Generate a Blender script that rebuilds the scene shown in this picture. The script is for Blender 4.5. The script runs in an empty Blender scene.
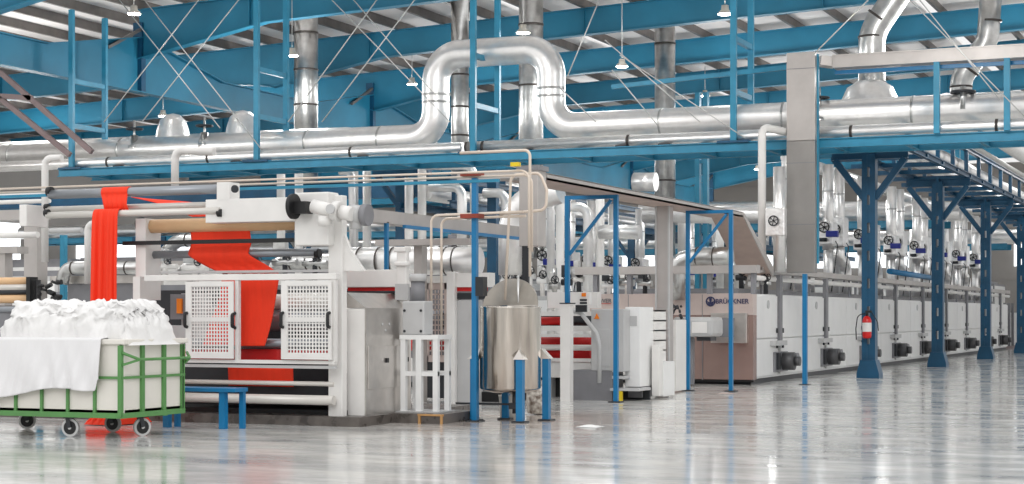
import bpy, bmesh, math, random
from mathutils import Vector, Matrix
random.seed(7)
C = bpy.context.scene
COL = C.collection

# ------------------------------------------------------------------ camera, world, exposure
F, HY, HC = 1750.0, 315.0, 1.4          # focal length in pixels, horizon row, eye height
TH = math.atan(748 / F)                 # the production line runs along +Y
ct, st = math.cos(TH), math.sin(TH)
cam_d = bpy.data.cameras.new('camera'); cam = bpy.data.objects.new('camera', cam_d); COL.objects.link(cam)
cam_d.sensor_width = 36; cam_d.sensor_fit = 'HORIZONTAL'; cam_d.lens = F / 1024 * 36
cam_d.shift_y = (HY - 242) / 1024
cam_d.clip_end = 500
cam.location = (0, 0, HC); cam.rotation_euler = (math.pi / 2, 0, TH)
C.camera = cam
w = bpy.data.worlds.new('daylight'); C.world = w; w.use_nodes = True
nt = w.node_tree; bg = nt.nodes['Background']
tc = nt.nodes.new('ShaderNodeTexCoord'); sp = nt.nodes.new('ShaderNodeSeparateXYZ'); cr = nt.nodes.new('ShaderNodeValToRGB')
nt.links.new(tc.outputs['Generated'], sp.inputs[0]); nt.links.new(sp.outputs['Z'], cr.inputs[0]); nt.links.new(cr.outputs[0], bg.inputs[0])
cr.color_ramp.elements[0].position = 0.0; cr.color_ramp.elements[0].color = (.62, .61, .6, 1)
cr.color_ramp.elements[1].position = 0.55; cr.color_ramp.elements[1].color = (1, 1, 1, 1)
bg.inputs[1].default_value = .95
C.view_settings.view_transform = 'Standard'; C.view_settings.look = 'None'
C.view_settings.gamma = 1; C.view_settings.use_curve_mapping = False
C.view_settings.exposure = 0.45
sun_d = bpy.data.lights.new('sun', 'SUN'); sun_d.energy = 0.35; sun_d.angle = math.radians(25)
sun = bpy.data.objects.new('sun', sun_d); COL.objects.link(sun); sun.rotation_euler = (math.radians(62), 0, math.radians(18))

# the hall's own lighting: rows of high-bay lamps (the ones in view are modelled further down)
for i, lx in enumerate((-42, -33, -24, -15, -6)):
    for j, ly in enumerate((31, 41, 52, 64, 78, 92)):
        ld = bpy.data.lights.new('bay_light', 'POINT'); ld.energy = 280; ld.shadow_soft_size = .9; ld.color = (1, .99, .97)
        lo_ = bpy.data.objects.new('bay_light', ld); COL.objects.link(lo_); lo_.location = (lx, ly, 7.2)

# ------------------------------------------------------------------ measuring helpers (photo row/column -> place on a known plane)
def ray(px, py):
    r = (px - 512) / F; u = (HY - py) / F
    return r * ct - st, r * st + ct, u
def onX(px, py, X):
    d = ray(px, py); t = X / d[0]; return (X, d[1] * t, HC + d[2] * t)
def onY(px, py, Y):
    d = ray(px, py); t = Y / d[1]; return (d[0] * t, Y, HC + d[2] * t)
def fl(px, py, z=0.0):
    d = ray(px, py); t = (z - HC) / d[2]; return (d[0] * t, d[1] * t, z)
def YX(px, X): return onX(px, HY, X)[1]
def XY(px, Y): return onY(px, HY, Y)[0]

# ------------------------------------------------------------------ materials
def mat(name, col, rough=.5, metal=0., noise=0., nscale=3., bump=0., bscale=30., emit=None, spec=.5, stretch=(1, 1, 1), col2=None, rnoise=0.):
    m = bpy.data.materials.new(name); m.use_nodes = True
    n = m.node_tree; b = n.nodes['Principled BSDF']
    b.inputs['Base Color'].default_value = (*col, 1); b.inputs['Roughness'].default_value = rough
    b.inputs['Metallic'].default_value = metal; b.inputs['Specular IOR Level'].default_value = spec
    if emit:
        b.inputs['Emission Color'].default_value = (*emit[:3], 1); b.inputs['Emission Strength'].default_value = emit[3]
    tcn = n.nodes.new('ShaderNodeTexCoord'); mp = n.nodes.new('ShaderNodeMapping'); mp.inputs['Scale'].default_value = stretch
    n.links.new(tcn.outputs['Object'], mp.inputs[0])
    if noise or col2 or rnoise:
        t = n.nodes.new('ShaderNodeTexNoise'); t.inputs['Scale'].default_value = nscale; t.inputs['Detail'].default_value = 5
        n.links.new(mp.outputs[0], t.inputs[0])
        if noise or col2:
            c2 = col2 if col2 else tuple(max(0, c * (1 - noise)) for c in col)
            c1 = col if col2 else tuple(min(1, c * (1 + noise * .5)) for c in col)
            r = n.nodes.new('ShaderNodeValToRGB'); r.color_ramp.elements[0].position = .35; r.color_ramp.elements[1].position = .65
            r.color_ramp.elements[0].color = (*c2, 1); r.color_ramp.elements[1].color = (*c1, 1)
            n.links.new(t.outputs[0], r.inputs[0]); n.links.new(r.outputs[0], b.inputs['Base Color'])
        if rnoise:
            q = n.nodes.new('ShaderNodeMapRange'); q.inputs['To Min'].default_value = max(.02, rough - rnoise); q.inputs['To Max'].default_value = rough + rnoise
            q.inputs['From Min'].default_value = .3; q.inputs['From Max'].default_value = .7
            n.links.new(t.outputs[0], q.inputs[0]); n.links.new(q.outputs[0], b.inputs['Roughness'])
    if bump:
        t2 = n.nodes.new('ShaderNodeTexNoise'); t2.inputs['Scale'].default_value = bscale; t2.inputs['Detail'].default_value = 3
        n.links.new(mp.outputs[0], t2.inputs[0])
        bp = n.nodes.new('ShaderNodeBump'); bp.inputs['Strength'].default_value = bump; bp.inputs['Distance'].default_value = .02
        n.links.new(t2.outputs[0], bp.inputs['Height']); n.links.new(bp.outputs[0], b.inputs['Normal'])
    return m
def srgb(r, g, b):
    f = lambda v: (v / 255 / 12.92) if v <= 10 else ((v / 255 + .055) / 1.055) ** 2.4
    return f(r), f(g), f(b)
M = {}
M['blue'] = mat('blue_paint', srgb(46, 140, 174), .45, noise=.12)
M['roofblue'] = mat('rafter_blue_paint', srgb(34, 122, 154), .5, noise=.18, nscale=.6)
M['deep'] = mat('deep_blue_paint', srgb(14, 78, 112), .4, noise=.15)
M['bright'] = mat('bright_blue_paint', srgb(18, 116, 168), .35, noise=.1)
M['alu'] = mat('aluminium_cladding', (.92, .91, .90), .33, .85, noise=.05, nscale=6, bump=.1, bscale=5)
M['foil'] = mat('crinkled_foil', (.92, .91, .90), .3, .75, noise=.06, nscale=8, bump=.5, bscale=14)
M['galv'] = mat('galvanised_duct', (.62, .62, .61), .3, 1., noise=.18, nscale=5, bump=.15, bscale=7)
M['band'] = mat('dark_joint_band', (.07, .06, .055), .5, .3)
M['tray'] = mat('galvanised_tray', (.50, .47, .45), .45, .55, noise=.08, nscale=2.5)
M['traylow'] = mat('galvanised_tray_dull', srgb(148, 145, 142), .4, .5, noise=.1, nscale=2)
M['traylit'] = mat('tray_underside_lightened', srgb(186, 166, 156), .6, .1, noise=.1)  # underside colour lightened, standing in for light missing from below
M['white'] = mat('white_enamel', srgb(236, 236, 235), .35, noise=.04, nscale=2)
M['cream'] = mat('off_white_enamel', srgb(230, 228, 225), .4, noise=.05, nscale=3)
M['grey'] = mat('light_grey_enamel', srgb(190, 190, 190), .4, noise=.06)
M['mid'] = mat('mid_grey_paint', srgb(130, 130, 134), .45, noise=.1)
M['dark'] = mat('dark_grey_metal', srgb(52, 54, 58), .45, .3, noise=.2)
M['motorgrey'] = mat('motor_grey', srgb(92, 92, 94), .45, .3, noise=.15)
M['black'] = mat('black_rubber', srgb(20, 20, 22), .5)
M['steel'] = mat('stainless_panel', (.63, .6, .57), .3, .9, noise=.12, nscale=4, bump=.08, bscale=6)
M['tank'] = mat('tank_stainless', (.64, .60, .55), .18, 1., noise=.3, nscale=3, bump=.4, bscale=3.5, stretch=(2, 2, .25))
M['lid'] = mat('tank_lid_steel', (.36, .33, .29), .38, .9, noise=.2)
M['red'] = mat('orange_red_cloth', srgb(244, 58, 22), .75, noise=.05, nscale=2, bump=.2, bscale=8, stretch=(6, 6, .4))
M['redroll'] = mat('red_roller_cloth', srgb(205, 22, 22), .55, noise=.1)
M['tan'] = mat('tan_rubber_roller', srgb(226, 186, 142), .5, noise=.05)
M['rollergrey'] = mat('grey_roller', srgb(150, 154, 160), .3, .5)
M['rollerwhite'] = mat('pale_roller', srgb(214, 210, 204), .35, .2)
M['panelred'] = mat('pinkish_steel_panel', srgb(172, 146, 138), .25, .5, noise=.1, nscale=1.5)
M['panelpink'] = mat('brushed_rose_panel', srgb(212, 196, 190), .35, .3, noise=.06, nscale=1.5)
M['tanpipe'] = mat('copper_beige_pipe', srgb(222, 208, 194), .4, .2)
M['rust'] = mat('red_oxide_clamp', srgb(140, 58, 42), .6, noise=.3)
M['linen'] = mat('white_linen', srgb(234, 233, 232), .85, bump=.7, bscale=9)
M['sheetcloth'] = mat('white_sheet_cloth', srgb(226, 225, 226), .85, bump=.9, bscale=1.6, stretch=(5, 5, .7))
M['plastic'] = mat('white_plastic_tub', srgb(226, 222, 214), .4, noise=.03)
M['green'] = mat('green_paint', srgb(88, 142, 80), .45, noise=.1)
M['tyre'] = mat('grey_tyre', srgb(196, 196, 196), .5)
M['sheet'] = mat('roof_sheet_white', srgb(236, 232, 230), .6, noise=.08, nscale=.5)
M['purlin'] = mat('purlin_galvanised', srgb(120, 114, 110), .5, .3, noise=.15)
M['wallgrey'] = mat('wall_cladding_grey', srgb(150, 146, 142), .7, noise=.08, nscale=.4)
M['extred'] = mat('extinguisher_red', srgb(205, 26, 26), .3)
M['navy'] = mat('navy_actuator', srgb(28, 44, 140), .35)
M['orange'] = mat('orange_plastic', srgb(240, 130, 20), .5)
M['yellow'] = mat('yellow_tag', srgb(226, 196, 30), .5)
M['ink'] = mat('dark_blue_lettering', srgb(52, 56, 96), .5)
M['lamp'] = mat('lamp_glow', (1, 1, 1), .5, emit=(1, .99, .95, 22))
M['lampbody'] = mat('lamp_housing', srgb(210, 205, 195), .4, .4)
M['rod'] = mat('bracing_rod', srgb(200, 200, 198), .4, .4)
M['brownsteel'] = mat('brown_primed_steel', srgb(120, 104, 104), .6, noise=.15)
M['window'] = mat('daylight_window', (.9, .95, 1), .3, emit=(.95, .98, 1, .8))
M['concrete'] = mat('wet_plinth_concrete', srgb(92, 86, 82), .35, noise=.4, nscale=6, rnoise=.2)
M['wood'] = mat('ochre_timber', srgb(196, 150, 96), .6, noise=.3)
# floor: polished pale grey concrete with wear streaks
def floor_mat():
    m = bpy.data.materials.new('polished_floor'); m.use_nodes = True; n = m.node_tree; b = n.nodes['Principled BSDF']
    tcn = n.nodes.new('ShaderNodeTexCoord')
    def noise(scale, sx, sy, rot, det=6):
        mp = n.nodes.new('ShaderNodeMapping'); mp.inputs['Scale'].default_value = (sx, sy, 1); mp.inputs['Rotation'].default_value = (0, 0, rot)
        t = n.nodes.new('ShaderNodeTexNoise'); t.inputs['Scale'].default_value = scale; t.inputs['Detail'].default_value = det
        n.links.new(tcn.outputs['Object'], mp.inputs[0]); n.links.new(mp.outputs[0], t.inputs[0]); return t
    a = noise(.55, 1, 2.2, .35); r = n.nodes.new('ShaderNodeValToRGB'); n.links.new(a.outputs[0], r.inputs[0])
    e = r.color_ramp.elements; e[0].position = .3; e[0].color = (*srgb(176, 178, 178), 1); e[1].position = .72; e[1].color = (*srgb(228, 226, 220), 1)
    x = e.new(.5); x.color = (*srgb(206, 206, 203), 1)
    f = noise(5, 1, 3, -.2, 8); r2 = n.nodes.new('ShaderNodeValToRGB'); n.links.new(f.outputs[0], r2.inputs[0])
    e2 = r2.color_ramp.elements; e2[0].position = .36; e2[0].color = (.86, .86, .86, 1); e2[1].position = .56; e2[1].color = (1, 1, 1, 1)
    mx = n.nodes.new('ShaderNodeMix'); mx.data_type = 'RGBA'; mx.blend_type = 'MULTIPLY'; mx.inputs[0].default_value = 1
    n.links.new(r.outputs[0], mx.inputs[6]); n.links.new(r2.outputs[0], mx.inputs[7]); n.links.new(mx.outputs[2], b.inputs['Base Color'])
    vd = n.nodes.new('ShaderNodeVectorMath'); vd.operation = 'DISTANCE'; vd.inputs[1].default_value = (-8.9 + 18, 21.6 - 55, .2)
    n.links.new(tcn.outputs['Object'], vd.inputs[0])
    mr = n.nodes.new('ShaderNodeMapRange'); mr.inputs['From Min'].default_value = .4; mr.inputs['From Max'].default_value = 3.2; mr.inputs['To Min'].default_value = 1; mr.inputs['To Max'].default_value = 0
    n.links.new(vd.outputs['Value'], mr.inputs[0]); nz_ = noise(1.6, 1, 1, .1); mu = n.nodes.new('ShaderNodeMath'); mu.operation = 'MULTIPLY'
    n.links.new(mr.outputs[0], mu.inputs[0]); n.links.new(nz_.outputs[0], mu.inputs[1])
    mx2 = n.nodes.new('ShaderNodeMix'); mx2.data_type = 'RGBA'; mx2.inputs[7].default_value = (*srgb(150, 112, 84), 1)
    n.links.new(mu.outputs[0], mx2.inputs[0]); n.links.new(mx.outputs[2], mx2.inputs[6]); n.links.new(mx2.outputs[2], b.inputs['Base Color'])
    g = noise(1.2, 1, 2.5, .6); q = n.nodes.new('ShaderNodeMapRange'); q.inputs['From Min'].default_value = .35; q.inputs['From Max'].default_value = .7
    q.inputs['To Min'].default_value = .08; q.inputs['To Max'].default_value = .2
    n.links.new(g.outputs[0], q.inputs[0]); n.links.new(q.outputs[0], b.inputs['Roughness'])
    h = noise(2.2, 1, 1, 0, 3); bp = n.nodes.new('ShaderNodeBump'); bp.inputs['Strength'].default_value = .06; bp.inputs['Distance'].default_value = .02
    n.links.new(h.outputs[0], bp.inputs['Height']); n.links.new(bp.outputs[0], b.inputs['Normal'])
    return m
M['floor'] = floor_mat()

# ------------------------------------------------------------------ mesh builder
V = Vector
class MB:
    def __init__(s): s.v = []; s.f = []; s.sm = []
    def add(s, vs, fs, smooth=False):
        o = len(s.v); s.v += [tuple(v) for v in vs]; s.f += [tuple(i + o for i in f) for f in fs]
        s.sm += [smooth] * len(fs) if isinstance(smooth, bool) else smooth
        return s
    def box(s, x0, x1, y0, y1, z0, z1):
        if x0 > x1: x0, x1 = x1, x0
        if y0 > y1: y0, y1 = y1, y0
        if z0 > z1: z0, z1 = z1, z0
        vs = [(x0, y0, z0), (x1, y0, z0), (x1, y1, z0), (x0, y1, z0), (x0, y0, z1), (x1, y0, z1), (x1, y1, z1), (x0, y1, z1)]
        return s.add(vs, [(0, 3, 2, 1), (4, 5, 6, 7), (0, 1, 5, 4), (1, 2, 6, 5), (2, 3, 7, 6), (3, 0, 4, 7)])
    def frame(s, a, b, up=V((0, 0, 1))):
        a = V(a); b = V(b); d = (b - a).normalized()
        if abs(d.dot(up)) > .98: up = V((0, 1, 0))
        sd = d.cross(up).normalized(); u = sd.cross(d).normalized(); return a, b, sd, u
    def beam(s, a, b, wd, h, up=V((0, 0, 1)), off=(0, 0)):
        a, b, sd, u = s.frame(a, b, up); o = sd * off[0] + u * off[1]
        q = [sd * (-wd / 2) + u * (-h / 2), sd * (wd / 2) + u * (-h / 2), sd * (wd / 2) + u * (h / 2), sd * (-wd / 2) + u * (h / 2)]
        vs = [a + o + k for k in q] + [b + o + k for k in q]
        return s.add(vs, [(3, 2, 1, 0), (4, 5, 6, 7), (0, 1, 5, 4), (1, 2, 6, 5), (2, 3, 7, 6), (3, 0, 4, 7)])
    def ibeam(s, a, b, h, wd, t=.02, up=V((0, 0, 1))):
        s.beam(a, b, wd, t, up, (0, h / 2 - t / 2)); s.beam(a, b, wd, t, up, (0, -h / 2 + t / 2)); s.beam(a, b, t, h, up); return s
    def cyl(s, a, b, r, seg=16, r2=None, caps=True):
        r2 = r if r2 is None else r2
        a, b, sd, u = s.frame(a, b); ring = [(math.cos(2 * math.pi * i / seg), math.sin(2 * math.pi * i / seg)) for i in range(seg)]
        vs = [a + sd * c * r + u * k * r for c, k in ring] + [b + sd * c * r2 + u * k * r2 for c, k in ring]
        fs = [(i, (i + 1) % seg, seg + (i + 1) % seg, seg + i) for i in range(seg)]; sm = [True] * seg
        if caps: fs += [tuple(reversed(range(seg))), tuple(range(seg, 2 * seg))]; sm += [False, False]
        return s.add(vs, fs, sm)
    def tube(s, pts, r, seg=14, rb=None, n=7):
        pts = [V(p) for p in pts]; path = [pts[0]]
        for i in range(1, len(pts) - 1):
            if rb is None: path.append(pts[i]); continue
            a, p, b = pts[i - 1], pts[i], pts[i + 1]; d0 = (a - p).normalized(); d1 = (b - p).normalized()
            ang = math.acos(max(-1, min(1, d0.dot(d1)))); tl = min(rb / math.tan(ang / 2) if ang > .05 else rb, (a - p).length * .49, (b - p).length * .49)
            q0 = p + d0 * tl; q1 = p + d1 * tl
            rr = tl * math.tan(ang / 2); bis = (d0 + d1)
            if bis.length < 1e-4: path.append(p); continue
            cc = p + bis.normalized() * (rr / math.sin(ang / 2)); e0 = q0 - cc; e1 = q1 - cc; tot = math.pi - ang
            for k in range(n + 1):
                t = k / n; path.append(cc + (e0 * math.sin((1 - t) * tot) + e1 * math.sin(t * tot)) / math.sin(tot))
        path.append(pts[-1])
        vs = []; fs = []; sm = []
        d = (path[1] - path[0]).normalized(); up = V((0, 0, 1)) if abs(d.z) < .9 else V((0, 1, 0)); sd = d.cross(up).normalized()
        for i, p in enumerate(path):
            if i == 0: d = (path[1] - p).normalized()
            elif i == len(path) - 1: d = (p - path[i - 1]).normalized()
            else: d = ((path[i + 1] - p).normalized() + (p - path[i - 1]).normalized()).normalized()
            sd = (sd - d * sd.dot(d)).normalized(); u = sd.cross(d)
            vs += [p + sd * math.cos(2 * math.pi * k / seg) * r + u * math.sin(2 * math.pi * k / seg) * r for k in range(seg)]
        for i in range(len(path) - 1):
            for k in range(seg):
                fs.append((i * seg + k, i * seg + (k + 1) % seg, (i + 1) * seg + (k + 1) % seg, (i + 1) * seg + k)); sm.append(True)
        fs += [tuple(range(seg)), tuple(reversed(range((len(path) - 1) * seg, len(path) * seg)))]; sm += [False, False]
        return s.add(vs, fs, sm)
    def prism(s, poly, ext):
        n = len(poly); e = V(ext); vs = [V(p) for p in poly] + [V(p) + e for p in poly]
        return s.add(vs, [tuple(reversed(range(n))), tuple(range(n, 2 * n))] + [(i, (i + 1) % n, n + (i + 1) % n, n + i) for i in range(n)])
    def lathe(s, c, prof, seg=28, axis='z'):
        vs = []; fs = []; sm = []
        for r, z in prof:
            for k in range(seg):
                a = 2 * math.pi * k / seg; p = (r * math.cos(a), r * math.sin(a), z)
                if axis == 'x': p = (z, r * math.cos(a), r * math.sin(a))
                if axis == 'y': p = (r * math.cos(a), z, r * math.sin(a))
                vs.append((c[0] + p[0], c[1] + p[1], c[2] + p[2]))
        for i in range(len(prof) - 1):
            for k in range(seg): fs.append((i * seg + k, i * seg + (k + 1) % seg, (i + 1) * seg + (k + 1) % seg, (i + 1) * seg + k)); sm.append(True)
        return s.add(vs, fs, sm)
    def torus(s, c, R, r, axis='x', seg=18, rs=6, tilt=None):
        vs = []; fs = []
        for i in range(seg):
            a = 2 * math.pi * i / seg
            for k in range(rs):
                b = 2 * math.pi * k / rs; q = R + r * math.cos(b); p = [r * math.sin(b), q * math.cos(a), q * math.sin(a)]
                if axis == 'z': p = [p[1], p[2], p[0]]
                if axis == 'y': p = [p[1], p[0], p[2]]
                vs.append((c[0] + p[0], c[1] + p[1], c[2] + p[2]))
        for i in range(seg):
            for k in range(rs): fs.append((i * rs + k, i * rs + (k + 1) % rs, ((i + 1) % seg) * rs + (k + 1) % rs, ((i + 1) % seg) * rs + k))
        return s.add(vs, fs, True)
    def sheet(s, grid, thick=None):
        h = len(grid); wd = len(grid[0])
        s.add([p for row in grid for p in row], [(i * wd + j, i * wd + j + 1, (i + 1) * wd + j + 1, (i + 1) * wd + j) for i in range(h - 1) for j in range(wd - 1)], True)
        return s
    def build(s, name, m, parent=None, label=None, cat=None, group=None, kind=None, bevel=0, solid=0, at=None):
        me = bpy.data.meshes.new(name)
        if parent is not None: loc = ROOT[parent.name]
        elif at is not None: loc = V(at)
        else:
            xs = [v[0] for v in s.v]; ys = [v[1] for v in s.v]; zs = [v[2] for v in s.v]
            loc = V(((min(xs) + max(xs)) / 2, (min(ys) + max(ys)) / 2, min(zs)))
        me.from_pydata([tuple(V(v) - loc) for v in s.v], [], s.f)
        me.polygons.foreach_set('use_smooth', s.sm); me.materials.append(m if not isinstance(m, str) else M[m])
        bm = bmesh.new(); bm.from_mesh(me); bmesh.ops.recalc_face_normals(bm, faces=bm.faces); bm.to_mesh(me); bm.free()
        o = bpy.data.objects.new(name, me); COL.objects.link(o)
        if parent is not None: o.parent = parent
        else: o.location = loc
        ROOT[o.name] = loc
        if bevel:
            b = o.modifiers.new('bevel', 'BEVEL'); b.width = bevel; b.segments = 2; b.limit_method = 'ANGLE'; b.angle_limit = .7
        if solid:
            b = o.modifiers.new('solid', 'SOLIDIFY'); b.thickness = solid; b.offset = 0
        return tag(o, label, cat, group, kind)
ROOT = {}
def tag(o, label=None, cat=None, group=None, kind=None):
    if label: o['label'] = label
    if cat: o['category'] = cat
    if group: o['group'] = group
    if kind: o['kind'] = kind
    return o
def thing(name, label, cat, loc, group=None):
    o = bpy.data.objects.new(name, None); COL.objects.link(o); o.location = loc; o.empty_display_size = .2
    ROOT[o.name] = V(loc); return tag(o, label, cat, group)
def dup(o, loc, label, group=None, parent=None):
    c = o.copy(); COL.objects.link(c)
    if parent is None:
        c.location = loc; ROOT[c.name] = V(loc); c['label'] = label
        if group: c['group'] = group
    else: c.parent = parent; ROOT[c.name] = ROOT[parent.name]
    for ch in [k for k in ALLCH(o)]: dup(ch, None, None, None, c)
    return c
def ALLCH(o): return [k for k in list(COL.objects) if k.parent == o]
def text(body, name, m, parent, loc, size, rot, ext=.004, label=None):
    cu = bpy.data.curves.new(name, 'FONT'); cu.body = body; cu.size = size; cu.extrude = ext; cu.align_x = 'CENTER'; cu.align_y = 'CENTER'; cu.offset = size * .012
    tmp = bpy.data.objects.new('tmp', cu); COL.objects.link(tmp); bpy.context.view_layer.update()
    me = bpy.data.meshes.new_from_object(tmp); bpy.data.objects.remove(tmp)
    me.name = name; me.materials.clear(); me.materials.append(M[m])
    o = bpy.data.objects.new(name, me); COL.objects.link(o); o.parent = parent; o.location = V(loc) - ROOT[parent.name]; o.rotation_euler = rot
    ROOT[o.name] = ROOT[parent.name]
    if label: o['label'] = label
    return o
ORD = ['first', 'second', 'third', 'fourth', 'fifth', 'sixth', 'seventh', 'eighth', 'ninth', 'tenth', 'eleventh', 'twelfth']

# ================================================================== SETTING
MB().box(-50, 14, -2, 112, -.2, 0).build('floor', 'floor', kind='structure')
XG = -28.6                                  # line of the longitudinal girder
def zb(X): return 10.24 + .04 * X            # underside of the rafters
def zroof(X): return zb(X) + 1.02
ceil = MB()
xs = [-50, 4]
def roof_piece(x0, x1, y0, y1):
    ceil.add([(x0, y0, zroof(x0)), (x1, y0, zroof(x1)), (x1, y1, zroof(x1)), (x0, y1, zroof(x0)),
              (x0, y0, zroof(x0) + .05), (x1, y0, zroof(x1) + .05), (x1, y1, zroof(x1) + .05), (x0, y1, zroof(x0) + .05)],
             [(0, 3, 2, 1), (4, 5, 6, 7), (0, 1, 5, 4), (1, 2, 6, 5), (2, 3, 7, 6), (3, 0, 4, 7)])
# roof sheets with open translucent strips between (daylight)
edges = [-50, -33.4, -33.0, -20.3, -19.9, -9.6, -9.1, -2.6, -2.1, 6]
for i in range(0, len(edges), 2): roof_piece(edges[i], edges[i + 1], 26, 104)
ceil = ceil.build('ceiling', 'sheet', kind='structure')
k = 0; X = -49.5
while X < 5.5:
    if not any(abs(X - e) < .3 for e in (-33.2, -20.1, -9.35, -2.35)) or True:
        MB().box(X - .03, X + .03, 26, 104, zroof(X) - .26, zroof(X) - .002).box(X - .03, X + .07, 26, 104, zroof(X) - .27, zroof(X) - .25).build('purlin', 'purlin', ceil)
    X += 1.5
wf = MB(); wf.box(-50, 8, 104, 104.2, 0, 10.2)
for q in range(1, 9): wf.box(-50, 8, 103.95, 104, q * 1.15 - .03, q * 1.15 + .03)
wf.build('wall_back', 'wallgrey', kind='structure')
MB().box(-50.2, -50, 26, 104, 0, 9.1).build('wall_left', M['wallgrey'], kind='structure')
for i, (y0, y1) in enumerate([(46, 62), (66, 80), (84, 100)]):
    MB().box(-49.98, -49.9, y0, y1, 3.0, 5.4).build('window_%d' % (i + 1), 'window', kind='structure')
for i, (x0, x1) in enumerate([(-38, -27), (-25, -15), (-13, 2)]):
    MB().box(x0, x1, 103.8, 103.93, 4.2, 5.6).build('window_%d' % (i + 4), 'window', kind='structure')

# rafters
def rafter(Yk, x0, x1, label, group='roof rafters'):
    pts = []
    X = x0
    xs = [x0] + [v for v in (-40, -33, -29.8, -28.8, -28.4, -27.0, -24.5, -10, 2) if x0 < v < x1] + [x1]
    def bz(X):
        b = zb(X)
        if X < XG: b -= .05 + max(0, 1 - (XG - X) / 4) * .45
        else: b -= max(0, 1 - (X - XG) / 4) * .6
        return b
    low = [(x, Yk, bz(x)) for x in xs]; top = [(x, Yk, zb(x) + .75) for x in reversed(xs)]
    r = MB(); r.prism([(p[0], Yk - .01, p[2]) for p in low + top], (0, .02, 0))
    for a, b in zip(low, low[1:]): r.beam(a, b, .3, .025)
    for a, b in zip(top, top[1:]): r.beam(a, b, .3, .025)
    root = thing('roof_rafter', label, 'roof beam', (x0, Yk, bz(x0)), group)
    r.build('web', 'roofblue', root)
    for x in [v for v in range(int(x0) + 3, int(x1), 7)]:
        s = MB(); s.box(x - .01, x + .01, Yk - .12, Yk + .12, bz(x), zb(x) + .74); s.build('stiffener', 'roofblue', root)
    return root
rnames = ['blue roof rafter nearest the camera, cut by the top left corner', 'blue roof rafter second from the camera, starting at the left girder node',
          'blue roof rafter third from the camera, behind the hanging rack posts', 'blue roof rafter fourth from the camera, ending on the second girder node',
          'blue roof rafter fifth from the camera, behind the bracing tie', 'blue roof rafter sixth from the camera in the hall roof',
          'blue roof rafter seventh from the camera in the hall roof', 'blue roof rafter eighth from the camera in the hall roof',
          'blue roof rafter ninth from the camera in the hall roof', 'blue roof rafter tenth from the camera in the hall roof',
          'blue roof rafter farthest from the camera by the back wall']
for i in range(-1, 9):
    Yk = 40.6 + 6.875 * i
    rafter(Yk, XG if i < 1 else -49.8, 5.5, rnames[i + 1])
# longitudinal girder with haunched nodes
gr = thing('longitudinal_girder', 'deep blue haunched girder running lengthwise under the rafters at left', 'roof beam', (XG, 26.85, 7.6))
nodes = [26.85, 40.6, 54.35, 68.1, 81.85, 95.6]
lo = []; up = []
for a, b in zip(nodes, nodes[1:]):
    for t in (0, .12, .3, .5, .7, .88):
        y = a + (b - a) * t; k = max(0, 1 - min(t, 1 - t) / .3)
        lo.append((XG, y, 7.58 + .0 * k)); up.append((XG, y, 8.35 + .75 * k))
g = MB(); g.prism([(XG - .01, p[1], p[2]) for p in lo] + [(XG - .01, p[1], p[2]) for p in reversed(up)], (.02, 0, 0))
for L in (lo, up):
    for a, b in zip(L, L[1:]): g.beam(a, b, .32, .03)
g.build('web', 'roofblue', gr)
for y in nodes[1:]:
    s = MB(); s.box(XG - .14, XG + .14, y - .1, y + .1, 7.6, 9.5); s.build('stiffener', 'deep', gr)
    s = MB(); s.beam((XG + .1, y - .1, 9.3), (XG + .1, y - 1.6, 8.6), .08, .08); s.build('knee_brace', 'purlin', gr)
# bracing rods in the roof
rods = [((118, -2), (220, 128)), ((143, -2), (262, 150)), ((200, -2), (104, 122)), ((240, -2), (142, 122)), ((330, -2), (450, 122)), ((352, -2), (436, 96)),
        ((378, -2), (288, 122)), ((416, -2), (322, 122)), ((620, 55), (745, 138)), ((605, 40), (700, 122)), ((600, -2), (566, 80)), ((870, -2), (812, 56)), ((908, -2), (1024, 116)), ((918, -2), (1000, 100)), ((612, 70), (660, 128)), ((560, 88), (596, 122))]
side = ['at far left', 'left of the twin hanging posts', 'crossing beside the left posts', 'right of the left posts', 'above the pipe loop', 'behind the pipe loop top',
        'behind the leftmost vent stack', 'crossing behind the loop riser', 'right of the tall round stack', 'behind the tall round stack', 'just right of the loop', 'left of the elbow duct', 'right of the elbow duct',
        'second one right of the elbow duct', 'between the loop and the tall stack', 'low behind the loop']
for (a, b), sdn in zip(rods, side):
    Yr = 35.2
    MB().cyl(onY(*a, Yr), onY(*b, Yr), .013, 6).build('bracing_rod', 'rod', label='thin pale steel bracing rod slanting under the roof, ' + sdn, cat='rod', group='roof bracing rods')

# high bay lamps
def lamp(px, py, Y, where):
    p = onY(px, py, Y); r = thing('high_bay_lamp', 'bright round high-bay lamp hanging ' + where, 'lamp', (p[0], p[1], p[2] - .12), 'high-bay lamps')
    MB().lathe((p[0], p[1], p[2]), [(.02, .14), (.08, .13), (.09, .03), (.16, -.03), (.17, -.07)], 20).build('lamp_housing', 'lampbody', r)
    MB().cyl((p[0], p[1], p[2] - .085), (p[0], p[1], p[2] - .06), .15, 20).build('lamp_lens', 'lamp', r)
    MB().cyl((p[0], p[1], p[2] + .17), (p[0], p[1], zb(p[0]) + .74), .012, 6).build('suspension_rod', 'rod', r)
for a in [(622, 64, 44, 'left of the tall round stack'), (412, 82, 48, 'left of the pipe loop riser'), (292, 53, 40, 'beside the left vent stack'), (163, 114, 50, 'below the long girder'),
          (523, 30, 38.8, 'in front of the stack in the loop'), (134, 11, 36, 'at the top left corner'), (705, 94, 60, 'behind the main pipe'), (725, 11, 39, 'between the right hanging posts'),
          (788, 156, 80, 'low beside the grey trunking, far away'), (960, 203, 85, 'far behind the right pipes'), (757, 168, 92, 'deep in the hall before the back wall')]: lamp(*a)

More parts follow.
